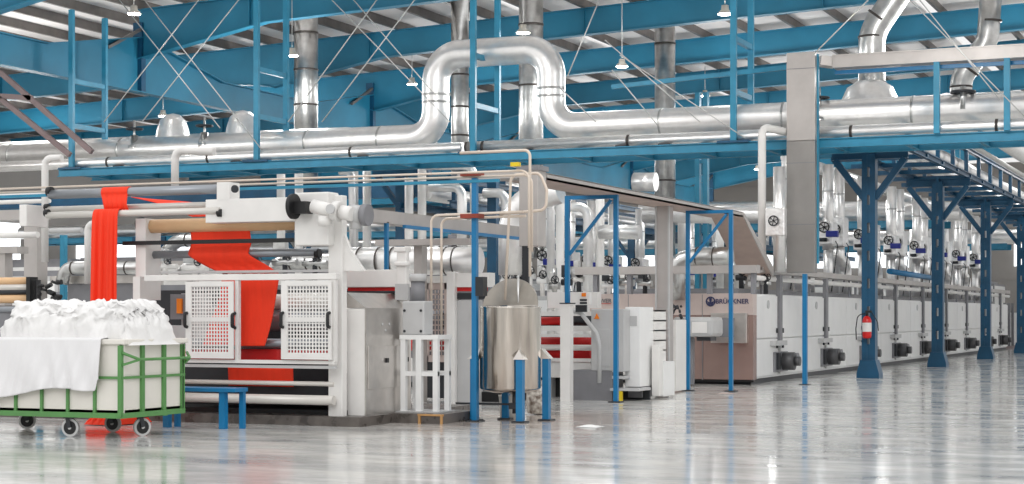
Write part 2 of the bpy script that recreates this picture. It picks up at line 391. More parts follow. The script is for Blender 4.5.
# ================================================================== TRANSVERSE PIPE RACK
YN, YF, ZR = 36.8, 38.2, 5.15
rk = thing('pipe_rack', 'long blue steel pipe rack spanning the hall, hung on thin posts', 'pipe rack', (-28.4, YN, ZR - .2))
for y in (YN, YF): MB().ibeam((-28.4, y, ZR - .1), (3, y, ZR - .1), .2, .13, .02).build('beam', 'blue', rk)
X = -27.8
while X < 3:
    MB().ibeam((X, YN + .02, ZR - .12), (X, YF - .02, ZR - .12), .14, .1, .015).build('cross_beam', 'blue', rk); X += 1.5
for X in (-28.0, -22.5, -16.7, -10.5):
    for y in (YN, YF):
        MB().box(X - .065, X + .065, y - .05, y + .05, ZR, zb(X) + .1).build('hanger_post', 'blue', rk)
    for z in (6.25, 7.4): MB().box(X - .05, X + .05, YN + .06, YF - .06, z - .06, z + .06).build('post_tie', 'blue', rk)
    MB().box(X - .35, X + .35, YN - .1, YN + .12, ZR - .02, ZR + .03).build('post_foot', 'deep', rk)
# insulated pipes on the rack
zp = ZR + .36
xl = XY(436, 37.6); xr = XY(551, 37.6); zt = onY(490, 52, 37.6)[2]
mp = thing('expansion_loop_pipe', 'fat silver insulated pipe rising into a square expansion loop', 'pipe', (-34, 37.6, zp - .33))
MB().tube([(-36, 37.6, zp + .12), (xl, 37.6, zp + .12), (xl, 37.6, zt), (xr, 37.6, zt), (xr, 37.6, zp + .22), (4, 37.6, zp + .22)], .33, 24, .62, 10).build('cladding', 'alu', mp)
for t in [xl + .0]: pass
for X in [-33, -30.5, -27, -24.5, -21.5, -19.5, -12.4, -9.6, -6.8, -4.2]:
    zz = zp + .12 if X < xl else zp + .22
    MB().cyl((X, 37.6, zz), (X + .05, 37.6, zz), .337, 24).build('joint_band', 'galv', mp)
for z in (zp + 1.1, zt - 1.15):
    for x in (xl, xr): MB().cyl((x, 37.6, z), (x, 37.6, z + .05), .337, 24).build('joint_band', 'galv', mp)
def pipe(name, lab, pts, r, m='alu', rb=None, bands=(), seg=16, group=None, bandm='band'):
    """one pipe: a thing with joint bands as parts"""
    p0 = V(pts[0]); root = thing(name, lab, 'pipe' if 'duct' not in name and 'stack' not in name else 'duct', (p0.x, p0.y, min(p[2] for p in pts) - (0 if abs(pts[0][2] - pts[-1][2]) > .5 else r)), group)
    MB().tube(pts, r, seg, rb).build('cladding', m, root)
    for a, b in bands: MB().cyl(a, b, r * 1.045, seg).build('joint_band', bandm, root)
    return root
pipe('steam_pipe', 'slim silver pipe along the front edge of the rack, left of the centre post', [(-36, 36.98, ZR + .14), (XY(463, 37), 36.98, ZR + .14)], .135, bands=[((x, 36.98, ZR + .14), (x + .06, 36.98, ZR + .14)) for x in (-27, -24, -20, -16.96)])
pipe('steam_pipe', 'slim silver pipe along the front edge of the rack, right of the centre post', [(XY(478, 37), 36.98, ZR + .14), (4, 36.98, ZR + .14)], .135, bands=[((x, 36.98, ZR + .14), (x + .06, 36.98, ZR + .14)) for x in (-16.55, -13, -8, -5)])
pipe('return_pipe', 'silver pipe lying behind the fat main pipe on the rack at left', [(-38, 38.6, ZR + .75), (-21, 38.6, ZR + .7), (-18.6, 38.6, ZR + .35)], .25, rb=.8)
for i, X in enumerate((-26.6, -23.1, -19.6, -15.4, -13.1, -12.1)):
    MB().box(X - .12, X + .12, YN - .02, YN + .3, ZR + .0, ZR + .035).build('pipe_shoe', 'dark', rk)
# insulated domes and handwheel valves on the main pipe
def wheel(c, R, parent, axis='z', m='dark', name='hand_wheel'):
    b = MB(); b.torus(c, R, R * .13, axis)
    for k in range(3):
        a = k * math.pi / 3 + .3
        d = {'z': V((math.cos(a), math.sin(a), 0)), 'x': V((0, math.cos(a), math.sin(a))), 'y': V((math.cos(a), 0, math.sin(a)))}[axis] * R
        b.cyl(V(c) - d, V(c) + d, R * .09, 6)
    return b.build(name, m, parent)
for px, py, where, rr in [(173, 131, 'over the far left of the main pipe', .42), (243, 128, 'beside the second hanging post', .42), (870, 100, 'at the foot of the elbowed vent duct', .62)]:
    p = onY(px, py, 38.2); r = thing('insulated_valve', 'foil wrapped domed valve jacket ' + where, 'valve', (p[0], 38.2, 5.6))
    MB().lathe((p[0], 38.2, p[2] - .45), [(rr * 1.35, -.1), (rr * 1.1, .15), (rr, .45), (rr * .8, .72), (rr * .45, .86), (.02, .9)], 20).build('foil_jacket', 'foil', r)
    q = (p[0] - rr * 1.5, 37.4, p[2] - .0); wheel(q, .2, r)
    MB().cyl((q[0], q[1], q[2] - .5), (q[0], q[1], q[2] + .22), .03, 8).lathe((q[0], q[1], q[2] - .45), [(.02, .3), (.1, .28), (.1, .05), (.17, .02), (.17, -.05)], 12).build('valve_stem', 'galv', r)
for px, py, where in [(803 + 160, 92, 'under the second elbowed duct')]:
    p = onY(px, py, 37.3); r = thing('gate_valve', 'dark handwheel valve on the main pipe ' + where, 'valve', (p[0], 37.3, 5.7))
    wheel(p, .24, r); MB().cyl((p[0], p[1], 5.7), (p[0], p[1], p[2] + .12), .06, 10).build('valve_stem', 'galv', r)

# vertical vent stacks through the roof
def stack(px, Y, r, z0, z1, lab, bands=()):
    X = XY(px, Y); bb = [((X, Y, z), (X, Y, z + .05)) for z in bands]
    return pipe('vent_stack', lab, [(X, Y, z0), (X, Y, z1)], r, 'galv', bands=bb, seg=22, group='round vent stacks')
stack(306, 43.5, .34, 5.2, 10.9, 'tall round galvanised vent stack at left, rising behind the rack', (6.0, 7.35, 8.35, 9.4))
stack(460, 44.5, .25, 3.5, 11, 'thin galvanised vent stack half hidden by the loop riser', (6.4, 7.2, 8.1))
stack(531, 42.5, .32, 2.9, 11.2, 'galvanised vent stack passing through the pipe loop', (5.9, 7.4, 9.0))
stack(665, 48.8, .3, 3.0, 11, 'tall round vent stack right of the loop with dark bands', (4.1, 5.3, 7.1, 8.2, 9.3))
def px3(px, py, Y): return onY(px, py, Y)
Yd = 39.2
pipe('vent_duct', 'shiny round duct rising beside the trunking and bending right at the top', [px3(872, 108, Yd), px3(872, 32, Yd), px3(902, -12, Yd), px3(915, -40, Yd)], .30, 'galv', rb=.9,
     bands=[(px3(872, 84, Yd), px3(872, 82, Yd)), (px3(872, 38, Yd), px3(872, 36, Yd)), (px3(879, 19, Yd), px3(880.5, 17, Yd))], seg=22)
pipe('vent_duct', 'round duct with double bend near the top right corner', [px3(961, 104, Yd), px3(961, 78, Yd), px3(988, 40, Yd), px3(991, -10, Yd)], .24, 'galv', rb=.6,
     bands=[(px3(961, 88, Yd), px3(961, 86, Yd)), (px3(968, 70, Yd), px3(969.5, 68, Yd)), (px3(990.5, 22, Yd), px3(990.6, 20, Yd))], seg=20)
# blue tie bar and minor posts in the roof space
MB().beam(onY(612, 87, 37.5), onY(792, 67, 37.5), .1, .1).build('tie_bar', 'blue', label='slanting light blue tie bar above the main pipe', cat='bar')
for i, px in enumerate((697, 705)):
    pass
tp = thing('twin_post', 'pair of light blue posts behind the main pipe right of centre', 'post', (onY(701, 195, 50)[0], 50, 0))
for px in (698, 706):
    x = XY(px, 50); MB().box(x - .07, x + .07, 49.9, 50.1, 0, 8.0).build('post', 'blue', tp)
MB().box(XY(698, 50), XY(706, 50), 49.95, 50.05, 5.9, 6.0).build('rung', 'blue', tp)
for a, b, w_ in [((0, 98), (70, 155), 'nearest the left edge'), ((0, 72), (92, 152), 'crossing behind'), ((0, 96), (32, 98), 'as a short level tie')]:
    MB().beam(onY(*a, 34.5), onY(*b, 34.5), .1, .12).build('brace_strut', 'brownsteel', label='dull brown steel brace strut at upper left, ' + w_, cat='strut')
# upper cable tray + vertical trunking
zt1 = 6.85
ut = thing('cable_trunking', 'long grey metal cable trunking over the main pipe at upper right, on blue posts', 'cable trunking', (-8.6, 36.8, 6.6))
MB().box(-8.3, 4, 36.62, 37.1, 6.62, 6.86).build('channel', 'tray', ut)
MB().box(-8.3, 4, 36.6, 37.12, 6.86, 6.89).build('cover', 'tray', ut)
for px in (938, 978, 1008, 884): 
    x = XY(px, 36.8) if px != 884 else XY(884, 36.8)
    if px in (938, 1008): MB().box(x - .06, x + .06, 36.6, 36.72, ZR, 6.62).build('support_post', 'blue', ut)
MB().beam((-8.3, 36.9, 6.55), (4, 36.9, 6.55), .1, .08).build('support_rail', 'bright', ut)
x0 = XY(790, 36.6); x1 = XY(818, 36.6)
vt = thing('vertical_trunking', 'tall flat grey metal trunking dropping from the rack to the oven roof', 'cable trunking', (x0, 36.4, 2.25))
z1 = onY(800, 53, 36.4)[2]; z0 = onY(800, 273, 36.4)[2]
zmid = onY(800, 141, 36.4)[2]
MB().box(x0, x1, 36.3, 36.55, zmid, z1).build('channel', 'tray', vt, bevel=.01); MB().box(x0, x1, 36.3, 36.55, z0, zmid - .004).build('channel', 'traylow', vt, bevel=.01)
MB().box(x1, x1 + .03, 36.5, 36.6, z0 + .2, z1 - .02).build('edge_angle', 'blue', vt)
for z in (z1 - .35, 4.6, 3.3): MB().box(x0 - .005, x1 + .005, 36.295, 36.3, z, z + .015).build('lid_seam', 'mid', vt)
MB().beam((x1, 36.7, z1 - .15), (-8.3, 36.85, 6.75), .35, .2).build('elbow_tray', 'tray', vt)

# ================================================================== Y COLUMNS + LENGTHWISE RACK
XC = -8.0
def ycol(Y, lab):
    r = thing('y_column', lab, 'column', (XC, Y, 0), 'Y-headed blue columns')
    for s in (-1, 1):
        b = MB(); b.box(XC + s * .03, XC + s * .15, Y - .14, Y + .14, .0, 4.98); b.build('channel', 'deep', r)
    b = MB()
    z = .35
    while z < 4.9: b.box(XC - .04, XC + .04, Y - .13, Y + .13, z, z + .4); z += .62
    b.build('batten', 'deep', r)
    b = MB(); b.prism([(XC - .25, Y - .22, 0), (XC + .25, Y - .22, 0), (XC + .25, Y - .22, .1), (XC + .17, Y - .22, .4), (XC - .17, Y - .22, .4), (XC - .25, Y - .22, .1)], (0, .44, 0)); b.build('base_plate', 'deep', r)
    MB().ibeam((XC - .85, Y, 4.98), (XC + .85, Y, 4.98), .22, .2, .025).build('head_beam', 'deep', r)
    for s in (-1, 1): MB().beam((XC + s * .12, Y, 4.0), (XC + s * .78, Y, 4.87), .14, .14).build('knee_brace', 'deep', r)
    return r
yw = ['nearest one, carrying the fire extinguisher', 'second from the front', 'third from the front', 'fourth from the front, at the right edge', 'fifth, farthest along the aisle']
for i, w_ in enumerate(yw): ycol(39.0 + 9.0 * i, 'dark blue Y-headed steel column along the aisle, ' + w_)
lr = thing('lengthwise_rack', 'dark blue truss pipe rack running away along the aisle on Y-headed columns', 'pipe rack', (XC, 38.6, 5.1))
for x in (XC - .75, XC + .75):
    MB().ibeam((x, 38.4, 5.16), (x, 84, 5.16), .14, .12, .02).build('lower_chord', 'deep', lr)
    MB().ibeam((x, 38.4, 5.86), (x, 84, 5.86), .12, .12, .02).build('upper_chord', 'deep', lr)
    y = 39
    while y < 84: MB().box(x - .05, x + .05, y - .05, y + .05, 5.22, 5.81).build('upright', 'deep', lr); y += 2.25
y = 39.6
while y < 84:
    MB().box(XC - 1.5, XC + .8, y - .1, y + .1, 5.092, 5.2).build('cross_beam', 'deep', lr); y += 2.25
pipe('rack_pipe', 'silver pipe riding inside the aisle truss, right one', [(XC + .35, 38.6, 5.5), (XC + .35, 84, 5.5)], .2)
pipe('rack_pipe', 'silver pipe riding inside the aisle truss, left one', [(XC - .35, 38.6, 5.45), (XC - .35, 84, 5.45)], .16, m='foil')
pipe('rack_pipe', 'silver pipe running beside the aisle truss near the right edge', [(XC + 1.75, 38.6, 6.0), (XC + 1.75, 84, 6.0)], .22)
pipe('rack_pipe', 'thin bare pipe above the aisle truss', [(XC + 1.2, 38.6, 5.75), (XC + 1.2, 84, 5.75)], .07, m='rod')
# fire extinguisher on the first column
fx = thing('fire_extinguisher', 'red fire extinguisher hung on the nearest Y-headed column', 'fire extinguisher', (XC, 38.72, .85))
MB().lathe((XC, 38.7, .88), [(.02, 0), (.09, .01), (.1, .06), (.1, .4), (.07, .47), (.03, .5), (.02, .5)], 20).build('cylinder', 'extred', fx)
MB().cyl((XC, 38.7, 1.38), (XC, 38.7, 1.46), .03, 8).box(XC - .03, XC + .11, 38.68, 38.72, 1.45, 1.5).build('valve_handle', 'black', fx)
MB().lathe((XC, 38.7, 1.03), [(.103, 0), (.103, .2)], 20).build('paper_label', 'cream', fx)
MB().tube([(XC - .03, 38.68, 1.43), (XC - .2, 38.68, 1.4), (XC - .24, 38.68, 1.1), (XC - .23, 38.68, .85)], .012, 6, .12).build('hose', 'black', fx)
MB().tube([(XC + .1, 38.68, 1.47), (XC + .24, 38.68, 1.25), (XC + .26, 38.68, 1.05)], .01, 6, .1).build('bracket_cord', 'black', fx)

# ================================================================== STENTER OVEN LINE
XS, YS, ZT = -9.4, 34.4, 1.83
PITCH = 4.3
def chamber(Y0, lab):
    r = thing('drying_chamber', lab, 'oven', (XS - 1.7, Y0, 0), 'drying oven chambers')
    Y1 = Y0 + PITCH; Ym = Y0 + PITCH * .47
    MB().box(XS - 3.4, XS - .05, Y0 + .005, Y1 - .005, .1, ZT).build('body', 'white', r)
    MB().box(XS - 3.3, XS - .06, Y0, Y1, 0, .1).build('plinth', 'dark', r)
    for a, b, ha in ((Y0 + .02, Ym - .14, .12), (Ym + .14, Y1 - .02, -.12)):
        for z0, z1, n in ((.14, .9, 'lower_door'), (.92, ZT - .03, 'upper_door')):
            d = MB().box(XS - .05, XS, a, b, z0, z1).build(n, 'white', r, bevel=.012)
            hy = b - .1 if ha > 0 else a + .1
            for zz in ((z0 + .12, z1 - .2) if n == 'lower_door' else (z0 + .1,)):
                MB().box(XS, XS + .04, hy - .02, hy + .02, zz, zz + .1).build('latch', 'dark', d)
    MB().box(XS - .04, XS + .05, Ym - .1, Ym + .1, .75, ZT + .42).build('air_duct', 'mid', r)
    MB().box(XS, XS + .14, Ym - .75, Ym + .15, .76, .86).build('bracket', 'grey', r)
    f = MB(); f.box(XS, XS + .05, Ym - .5, Ym + .55, .2, .62); f.build('motor_plate', 'mid', r)
    mo = MB(); mo.cyl((XS + .03, Ym + .15, .42), (XS + .3, Ym + .15, .42), .19, 16).cyl((XS + .3, Ym + .15, .42), (XS + .42, Ym + .15, .42), .1, 16)
    m_ = mo.build('fan_motor', 'motorgrey', r)
    MB().cyl((XS + .1, Ym + .62, .45), (XS + .26, Ym + .62, .45), .14, 14).build('fan_housing', 'mid', m_)
    MB().box(XS + .02, XS + .1, Ym - .42, Ym - .22, .25, .6).build('junction_box', 'dark', r)
    MB().cyl((XS, Y0 + 1.1, 1.62), (XS + .015, Y0 + 1.1, 1.62), .09, 14).build('round_plate', 'grey', r)
    return r
cw = ['closest to the feed end', 'second from the feed end', 'third from the feed end, behind the first Y-headed column', 'fourth from the feed end', 'fifth from the feed end, behind the second Y-headed column', 'sixth from the feed end',
      'seventh from the feed end', 'eighth from the feed end', 'ninth and last before the exit']
c0 = chamber(YS + .02, 'white drying oven chamber with fan motor, ' + cw[0])
for i in range(1, 9): dup(c0, (XS - 1.7, YS + .02 + PITCH * i, 0), 'white oven chamber with fan motor, ' + cw[i])
# exit unit
ex = thing('exit_unit', 'low white delivery unit at the far end of the oven line', 'machine', (XS - 1, 73.3, 0))
MB().box(XS - 3, XS - .3, 73.3, 79, .1, 1.5).build('body', 'grey', ex); MB().box(XS - 3, XS - .1, 73.3, 80, 0, .1).build('plinth', 'brownsteel', ex)
for y in (74.2, 75.4, 76.6): MB().box(XS - .32, XS - .2, y, y + .08, .1, 1.9).build('post', 'mid', ex)
# roof equipment of the line: walkway tray, conduit, white pipe
ov = thing('oven_cable_tray', 'flat grey cable tray running along the top edge of the ovens', 'cable tray', (XS, 35.4, 2.2))
MB().box(XS - .35, XS - .02, 35.2, 74, 2.28, 2.33).box(XS - .35, XS - .33, 35.2, 74, 2.33, 2.4).box(XS - .04, XS - .02, 35.2, 74, 2.33, 2.4).build('tray_channel', 'tray', ov)
y = 36
while y < 74: MB().box(XS - .3, XS - .26, y, y + .06, ZT, 2.28).build('tray_leg', 'mid', ov); y += 4.3
pipe('oven_gas_pipe', 'white pipe running along the front of the oven roofs', [(XS + .02 - .1, 34.8, 2.16), (XS - .08, 74, 2.16)], .055, m='cream')
MB().tube([(XS - .2, 35.4, 2.36), (XS - .2, 50, 2.36), (XS - .25, 74, 2.36)], .03, 6).build('cable_bundle', 'black', label='black cable bundle lying in the oven cable tray', cat='cable')
MB().box(XS - 3.2, XS - .5, 35, 73, ZT, ZT + .12).build('oven_roof_insulation', 'mid', label='dark insulated roof deck on top of the oven line', cat='roof deck')
# paired insulated risers with valve boxes
rv = ['beside the grey trunking', 'second from the trunking', 'left of the nearest Y-headed column', 'right of the nearest Y-headed column', 'halfway to the second Y-headed column', 'left of the second Y-headed column', 'right of the second Y-headed column',
      'left of the third Y-headed column', 'right of the third Y-headed column', 'near the far end', 'last but one before the far end', 'farthest in the row']
def riser(X, Y, lab, zt=5.3, r=.145, act=True, group='insulated risers over the ovens'):
    t = thing('insulated_riser', lab, 'pipe', (X, Y, 1.9), group)
    MB().tube([(X, Y, 3.1), (X, Y, zt)], r, 16).build('riser_cladding', 'alu', t)
    MB().cyl((X, Y, 4.6), (X, Y, 4.64), r * 1.04, 16).build('joint_band', 'galv', t)
    if act: MB().tube([(X, Y, 3.2), (X, Y, 1.95)], .12, 14).build('riser_foot', 'alu', t)
    else: MB().tube([(X, Y - .1, 3.2), (X, Y - .1, 2.86), (X, Y + .75, 2.8), (X, Y + .75, 1.95)], .17, 14, .3).build('elbow', 'alu', t)
    MB().box(X - .19, X + .19, Y - .3, Y + .3, 3.22, 4.0 if not act else 3.8).build('valve_box', 'foil', t, bevel=.02)
    w_ = wheel((X - .02, Y - .38, 3.66), .13, t, 'y', 'black'); MB().cyl((X - .02, Y - .3, 3.66), (X - .02, Y - .42, 3.66), .03, 8).build('spindle', 'dark', w_)
    if act:
        MB().box(X + .05, X + .36, Y - .5, Y - .32, 3.4, 3.56).build('actuator', 'navy', t, bevel=.02)
        MB().cyl((X - .14, Y - .36, 3.34), (X + .05, Y - .36, 3.34), .05, 10).build('sensor', 'dark', t)
    MB().tube([(X + .24, Y - .2, 3.3), (X + .34, Y - .4, 3.2), (X + .3, Y - .5, 2.7), (X + .2, Y - .5, 2.0)], .015, 6, .12).build('cable', 'dark', t)
    return t
XR = -10.3
r0 = riser(XR, 40.7, 'shiny insulated riser with navy actuator, nearest of its row')
r1 = riser(XR, 42.0, 'shiny insulated riser with tall foil box and elbow, nearest of its row', act=False, group='elbow risers over the ovens')
rv = ['second', 'third', 'fourth', 'fifth', 'sixth', 'seventh', 'eighth']
for i in range(1, 8):
    dup(r0, (XR, 40.7 + i * 4.25, 1.9), 'shiny insulated riser with navy actuator, %s along its row' % rv[i - 1])
    dup(r1, (XR, 42.0 + i * 4.25, 1.9), 'shiny insulated riser with tall foil box and elbow, %s along its row' % rv[i - 1])
pr = pipe('exhaust_riser', 'plain silver exhaust riser behind the valve boxes, nearest of its row', [(XR - 1.2, 47, 1.9), (XR - 1.2, 47, 5.3)], .2, group='plain exhaust risers')
for i in range(1, 7): dup(pr, (XR - 1.2, 47 + i * 4.25, 1.9), 'plain silver exhaust riser behind the valve boxes, %s along its row' % rv[i - 1])
MB().tube([(XR - .6, 43, 5.35), (XR - .6, 80, 5.35)], .16, 16).build('collector_duct', 'alu', label='long silver collector duct above the riser pipes', cat='duct')
MB().tube([(XR + .8, 49, 2.62), (XR + .8, 57, 2.56)], .08, 10).build('blue_hose', 'bright', label='bright blue pipe lying along the oven roof behind the columns', cat='pipe')
# capped exhaust left of trunking + white pipe
x = XY(777, 35.6)
pipe('capped_exhaust', 'short capped silver exhaust pipe just left of the tall grey trunking', [(x, 35.8, 2.3), (x, 35.8, onY(777, 167, 35.8)[2])], .13)
t = thing('valve_box', 'foil covered valve box with black handwheel left of the tall grey trunking', 'valve', onY(776, 236, 35.6))
p = onY(776, 236, 35.5); q = onY(776, 208, 35.5); ROOT[t.name] = V(t.location)
MB().box(p[0] - .2, p[0] + .2, 35.4, 35.62, p[2], q[2]).build('jacket', 'foil', t, bevel=.02); wheel((p[0] - .02, 35.36, (p[2] + q[2]) / 2 + .02), .1, t, 'y')
p = onY(762, 128, 35.9)
pipe('white_downpipe', 'slim white pipe dropping from the rack in front of the hall wall, right of centre', [(p[0] + .7, 36.9, p[2] - .1), (p[0], 35.9, p[2] + .02), (p[0], 35.9, 2.35)], .085, m='cream', rb=.15)
# ================================================================== FRONT PADDING MACHINE
YM = 19.6
def G(px, py, Y=YM): return onY(px, py, Y)
def xbox(mb, a, b, y0, y1, Y=YM):
    """box seen face-on between two photo corners at depth Y, from Y+y0 to Y+y1"""
    p = G(*a, Y); q = G(*b, Y); return mb.box(p[0], q[0], Y + y0, Y + y1, p[2], q[2])
def roll(mb, a, b, r, Y=YM, seg=20):
    p = G(*a, Y); q = G(*b, Y); z = (p[2] + q[2]) / 2; return mb.cyl((p[0], Y, z), (q[0], Y, z), r, seg)
pm = thing('fabric_padding_machine', 'big white fabric padding machine with guard doors and rollers at left', 'machine', (-13.5, YM + .6, .1))
xbox(MB(), (332, 196), (346, 417), -.1, .03).build('side_frame', 'cream', pm, bevel=.01)
b = MB(); p = [G(345, 232), G(352, 250), G(366, 271), G(345, 271)]; b.prism([(q[0], YM - .05, q[2]) for q in p], (0, .06, 0)); b.build('gusset_plate', 'cream', pm)
xbox(MB(), (304, 194), (338, 246), -.25, .03).build('gearbox', 'cream', pm, bevel=.02)
xbox(MB(), (218, 201), (306, 222), -.3, -.05).build('head_beam', 'cream', pm, bevel=.01)
xbox(MB(), (229, 184), (242, 202), -.3, -.05).build('bearing_block', 'cream', pm, bevel=.01)
p = G(235.5, 189, YM - .32); MB().cyl(p, (p[0], p[1] - .03, p[2]), .05, 14).build('bearing_cap', 'dark', pm)
# left frame with bearing arms (mostly hidden by the cart)
lf = XY(147, YM)
xbox(MB(), (140, 219), (150, 300), -.1, .25).build('side_frame', 'cream', pm)
xbox(MB(), (144, 277), (151, 415), -.25, .0).build('guard_post', 'cream', pm)
b = MB(); xbox(b, (36, 206), (43, 227), -.35, .1); b.build('bearing_arm', 'cream', pm)
# motor on the gearbox
p = G(298, 207, YM - .3); mt = MB().cyl((p[0] - .02, p[1] - .12, p[2]), (p[0] + .03, p[1] - .12, p[2]), .16, 26).build('flange_disc', 'black', pm)
MB().box(p[0] + .03, p[0] + .2, p[1] - .16, p[1] + .02, p[2] - .09, p[2] + .06).build('coupling', 'black', pm)
b = MB(); q = G(313, 206, YM - .45)
b.cyl(q, G(334, 211, YM - .45), .085, 18).cyl(G(334, 211, YM - .45), G(340, 212, YM - .45), .13, 18).cyl(G(341, 212, YM - .45), G(352, 214, YM - .45), .09, 18)
b.cyl(G(325, 216, YM - .45), G(325, 226, YM - .45), .09, 14); b.build('gear_motor', 'cream', pm)
b = MB(); b.cyl(G(350, 214, YM - .3), G(363, 215, YM - .3), .12, 18).cyl(G(356, 215, YM - .3), G(356, 229, YM - .3), .07, 12); b.build('drive_motor', 'grey', pm)
MB().cyl(G(363, 215, YM - .3), G(369, 215, YM - .3), .135, 20).build('motor_fan_cover', 'mid', pm)
p = G(331, 209, YM - .62); MB().cyl(p, (p[0], p[1] - .03, p[2]), .06, 14).build('dial', 'grey', pm)
# rollers
def R_(a, b_, r, m, y, name='guide_roller'):
    o = MB(); roll(o, a, b_, r, YM + y); o = o.build(name, m, pm)
    for e in (a, b_):
        c = G(e[0], (a[1] + b_[1]) / 2, YM + y); MB().cyl((c[0] - .03, c[1], c[2]), (c[0] + .03, c[1], c[2]), r * 1.12, 18).build('roller_collar', 'black', o)
    return o
R_((50, 194), (226, 189.5), .062, 'rollergrey', -.18)
R_((47, 209), (220, 205), .04, 'rollerwhite', -.05)
R_((47, 215), (220, 211), .045, 'rollerwhite', -.3)
R_((141, 226), (302, 223.5), .092, 'tan', .05, 'rubber_roller')
MB().box(XY(134, YM + .1), XY(302, YM + .1), YM - .16, YM - .1, G(200, 244, YM - .1)[2], G(200, 240, YM - .1)[2]).build('spreader_bar', 'black', pm)
R_((151, 254), (318, 253), .052, 'rollergrey', .1)
# guard: rails, posts, doors
z_t0, z_t1 = G(230, 281)[2], G(230, 275)[2]
yg = YM - .35
MB().box(XY(144, yg), XY(336, yg), yg, yg + .08, z_t0, z_t1).build('guard_rail', 'cream', pm, bevel=.006)
MB().box(XY(186, yg), XY(334, yg), yg, yg + .08, onY(260, 363.5, yg)[2], onY(260, 360, yg)[2]).build('guard_rail', 'cream', pm)
MB().box(XY(144, yg), XY(334, yg), yg + .02, yg + .08, onY(260, 368, yg)[2], onY(260, 365, yg)[2]).build('guard_rail', 'grey', pm)
MB().box(XY(160, YM), XY(340, YM), YM, YM + .06, G(230, 273)[2], G(230, 270.5)[2]).build('guard_rail', 'grey', pm)
for a, b_ in ((234.5, 238), (331, 335)): MB().box(XY(a, yg), XY(b_, yg), yg + .01, yg + .07, onY(260, 361, yg)[2], onY(260, 279, yg)[2]).build('guard_post', 'cream', pm)
def guard_door(x0, x1, px0, px1, handles):
    yd = yg - .05; X0, X1 = XY(x0, yd), XY(x1, yd); P0, P1 = XY(px0, yd), XY(px1, yd)
    z0, z1 = onY(260, 359, yd)[2], onY(260, 281, yd)[2]; a0, a1 = onY(260, 353, yd)[2], onY(260, 286, yd)[2]
    d = MB(); d.box(X0, P0, yd, yd + .03, z0, z1).box(P1, X1, yd, yd + .03, z0, z1).box(P0, P1, yd, yd + .03, z0, a0).box(P0, P1, yd, yd + .03, a1, z1)
    zm = (a0 + a1) / 2; d.box(P0, P1, yd, yd + .03, zm - .03, zm + .03)
    d = d.build('guard_door', 'cream', pm)
    m = MB(); n = 13
    for i in range(n + 1):
        x = P0 + (P1 - P0) * i / n; m.box(x - .009, x + .009, yd + .012, yd + .018, a0, a1)
    nz = 18
    for i in range(nz + 1):
        z = a0 + (a1 - a0) * i / nz; m.box(P0, P1, yd + .013, yd + .017, z - .008, z + .008)
    m.build('perforated_panel', 'cream', d)
    for hx in handles:
        x = XY(hx, yd); z = onY(hx, 320, yd)[2]
        MB().tube([(x, yd - .0, z - .09), (x, yd - .05, z - .08), (x, yd - .05, z + .08), (x, yd, z + .09)], .022, 8, .02).build('handle', 'black', d)
guard_door(185.5, 233, 191, 228, (187,)); guard_door(281, 331, 287, 328, (234.5 + 48.5, 329.5))
MB().tube([(XY(234.8, yg), yg - .0, onY(235, 328, yg)[2]), (XY(234.8, yg), yg - .06, onY(235, 326, yg)[2]), (XY(234.8, yg), yg - .06, onY(235, 315, yg)[2]), (XY(234.8, yg), yg, onY(235, 313, yg)[2])], .024, 8, .02).build('handle', 'black', pm)
# inside
MB().box(XY(150, YM + 1.4), XY(345, YM + 1.4), YM + 1.35, YM + 1.4, .25, 1.75).build('back_panel', 'dark', pm)
o = MB(); roll(o, (210, 320), (335, 318), .17, YM + .75, 28); o.build('squeeze_roller', 'rollergrey', pm)
o = MB(); roll(o, (260, 302), (335, 301), .1, YM + .65, 24); o.build('squeeze_roller', 'rollerwhite', pm)
o = MB(); roll(o, (186, 344), (334, 342), .06, YM + .2, 20); o.build('guide_roller', 'rollergrey', pm)
o = MB(); roll(o, (186, 356), (334, 355), .08, YM + .6, 20); o.build('guide_roller', 'redroll', pm)
MB().box(XY(186, YM), XY(336, YM), YM + .1, YM + 1.3, .36, .5).build('trough', 'dark', pm)
o = MB(); roll(o, (150, 382), (334, 383), .03, YM - .1, 12); o.build('drip_bar', 'rollerwhite', pm)
o = MB(); roll(o, (150, 397), (334, 400), .062, YM - .2, 16); o.build('foot_pipe', 'rollerwhite', pm)
MB().box(XY(80, YM), XY(342, YM), YM + .05, YM + 1.6, .12, .18).build('base_tray', 'black', pm)
MB().box(XY(80, YM), XY(347, YM), YM + .8, YM + 1.6, .18, .36).build('sump', 'black', pm)
xbox(MB(), (160, 293), (186, 345), .5, .6).build('back_panel', 'grey', pm)
p = G(179, 306, YM + .3); MB().box(p[0] - .04, p[0] + .04, p[1], p[1] + .03, p[2] - .1, p[2] + .1).build('switch', 'orange', pm)
MB().box(p[0] - .16, p[0] + .12, p[1] + .03, p[1] + .2, p[2] - .18, p[2] + .16).build('switch_box', 'mid', pm)
MB().box(p[0] - .18, p[0] + .1, p[1] + .03, p[1] + .2, p[2] - .52, p[2] - .26).build('switch_box', 'grey', pm)
# plinth
pl = MB().box(-18, XY(366, 19.75) + .12, YM - .25, YM + 3.2, 0, .12).build('concrete_plinth', 'concrete', label='dark wet concrete plinth under the padding machine', cat='plinth')
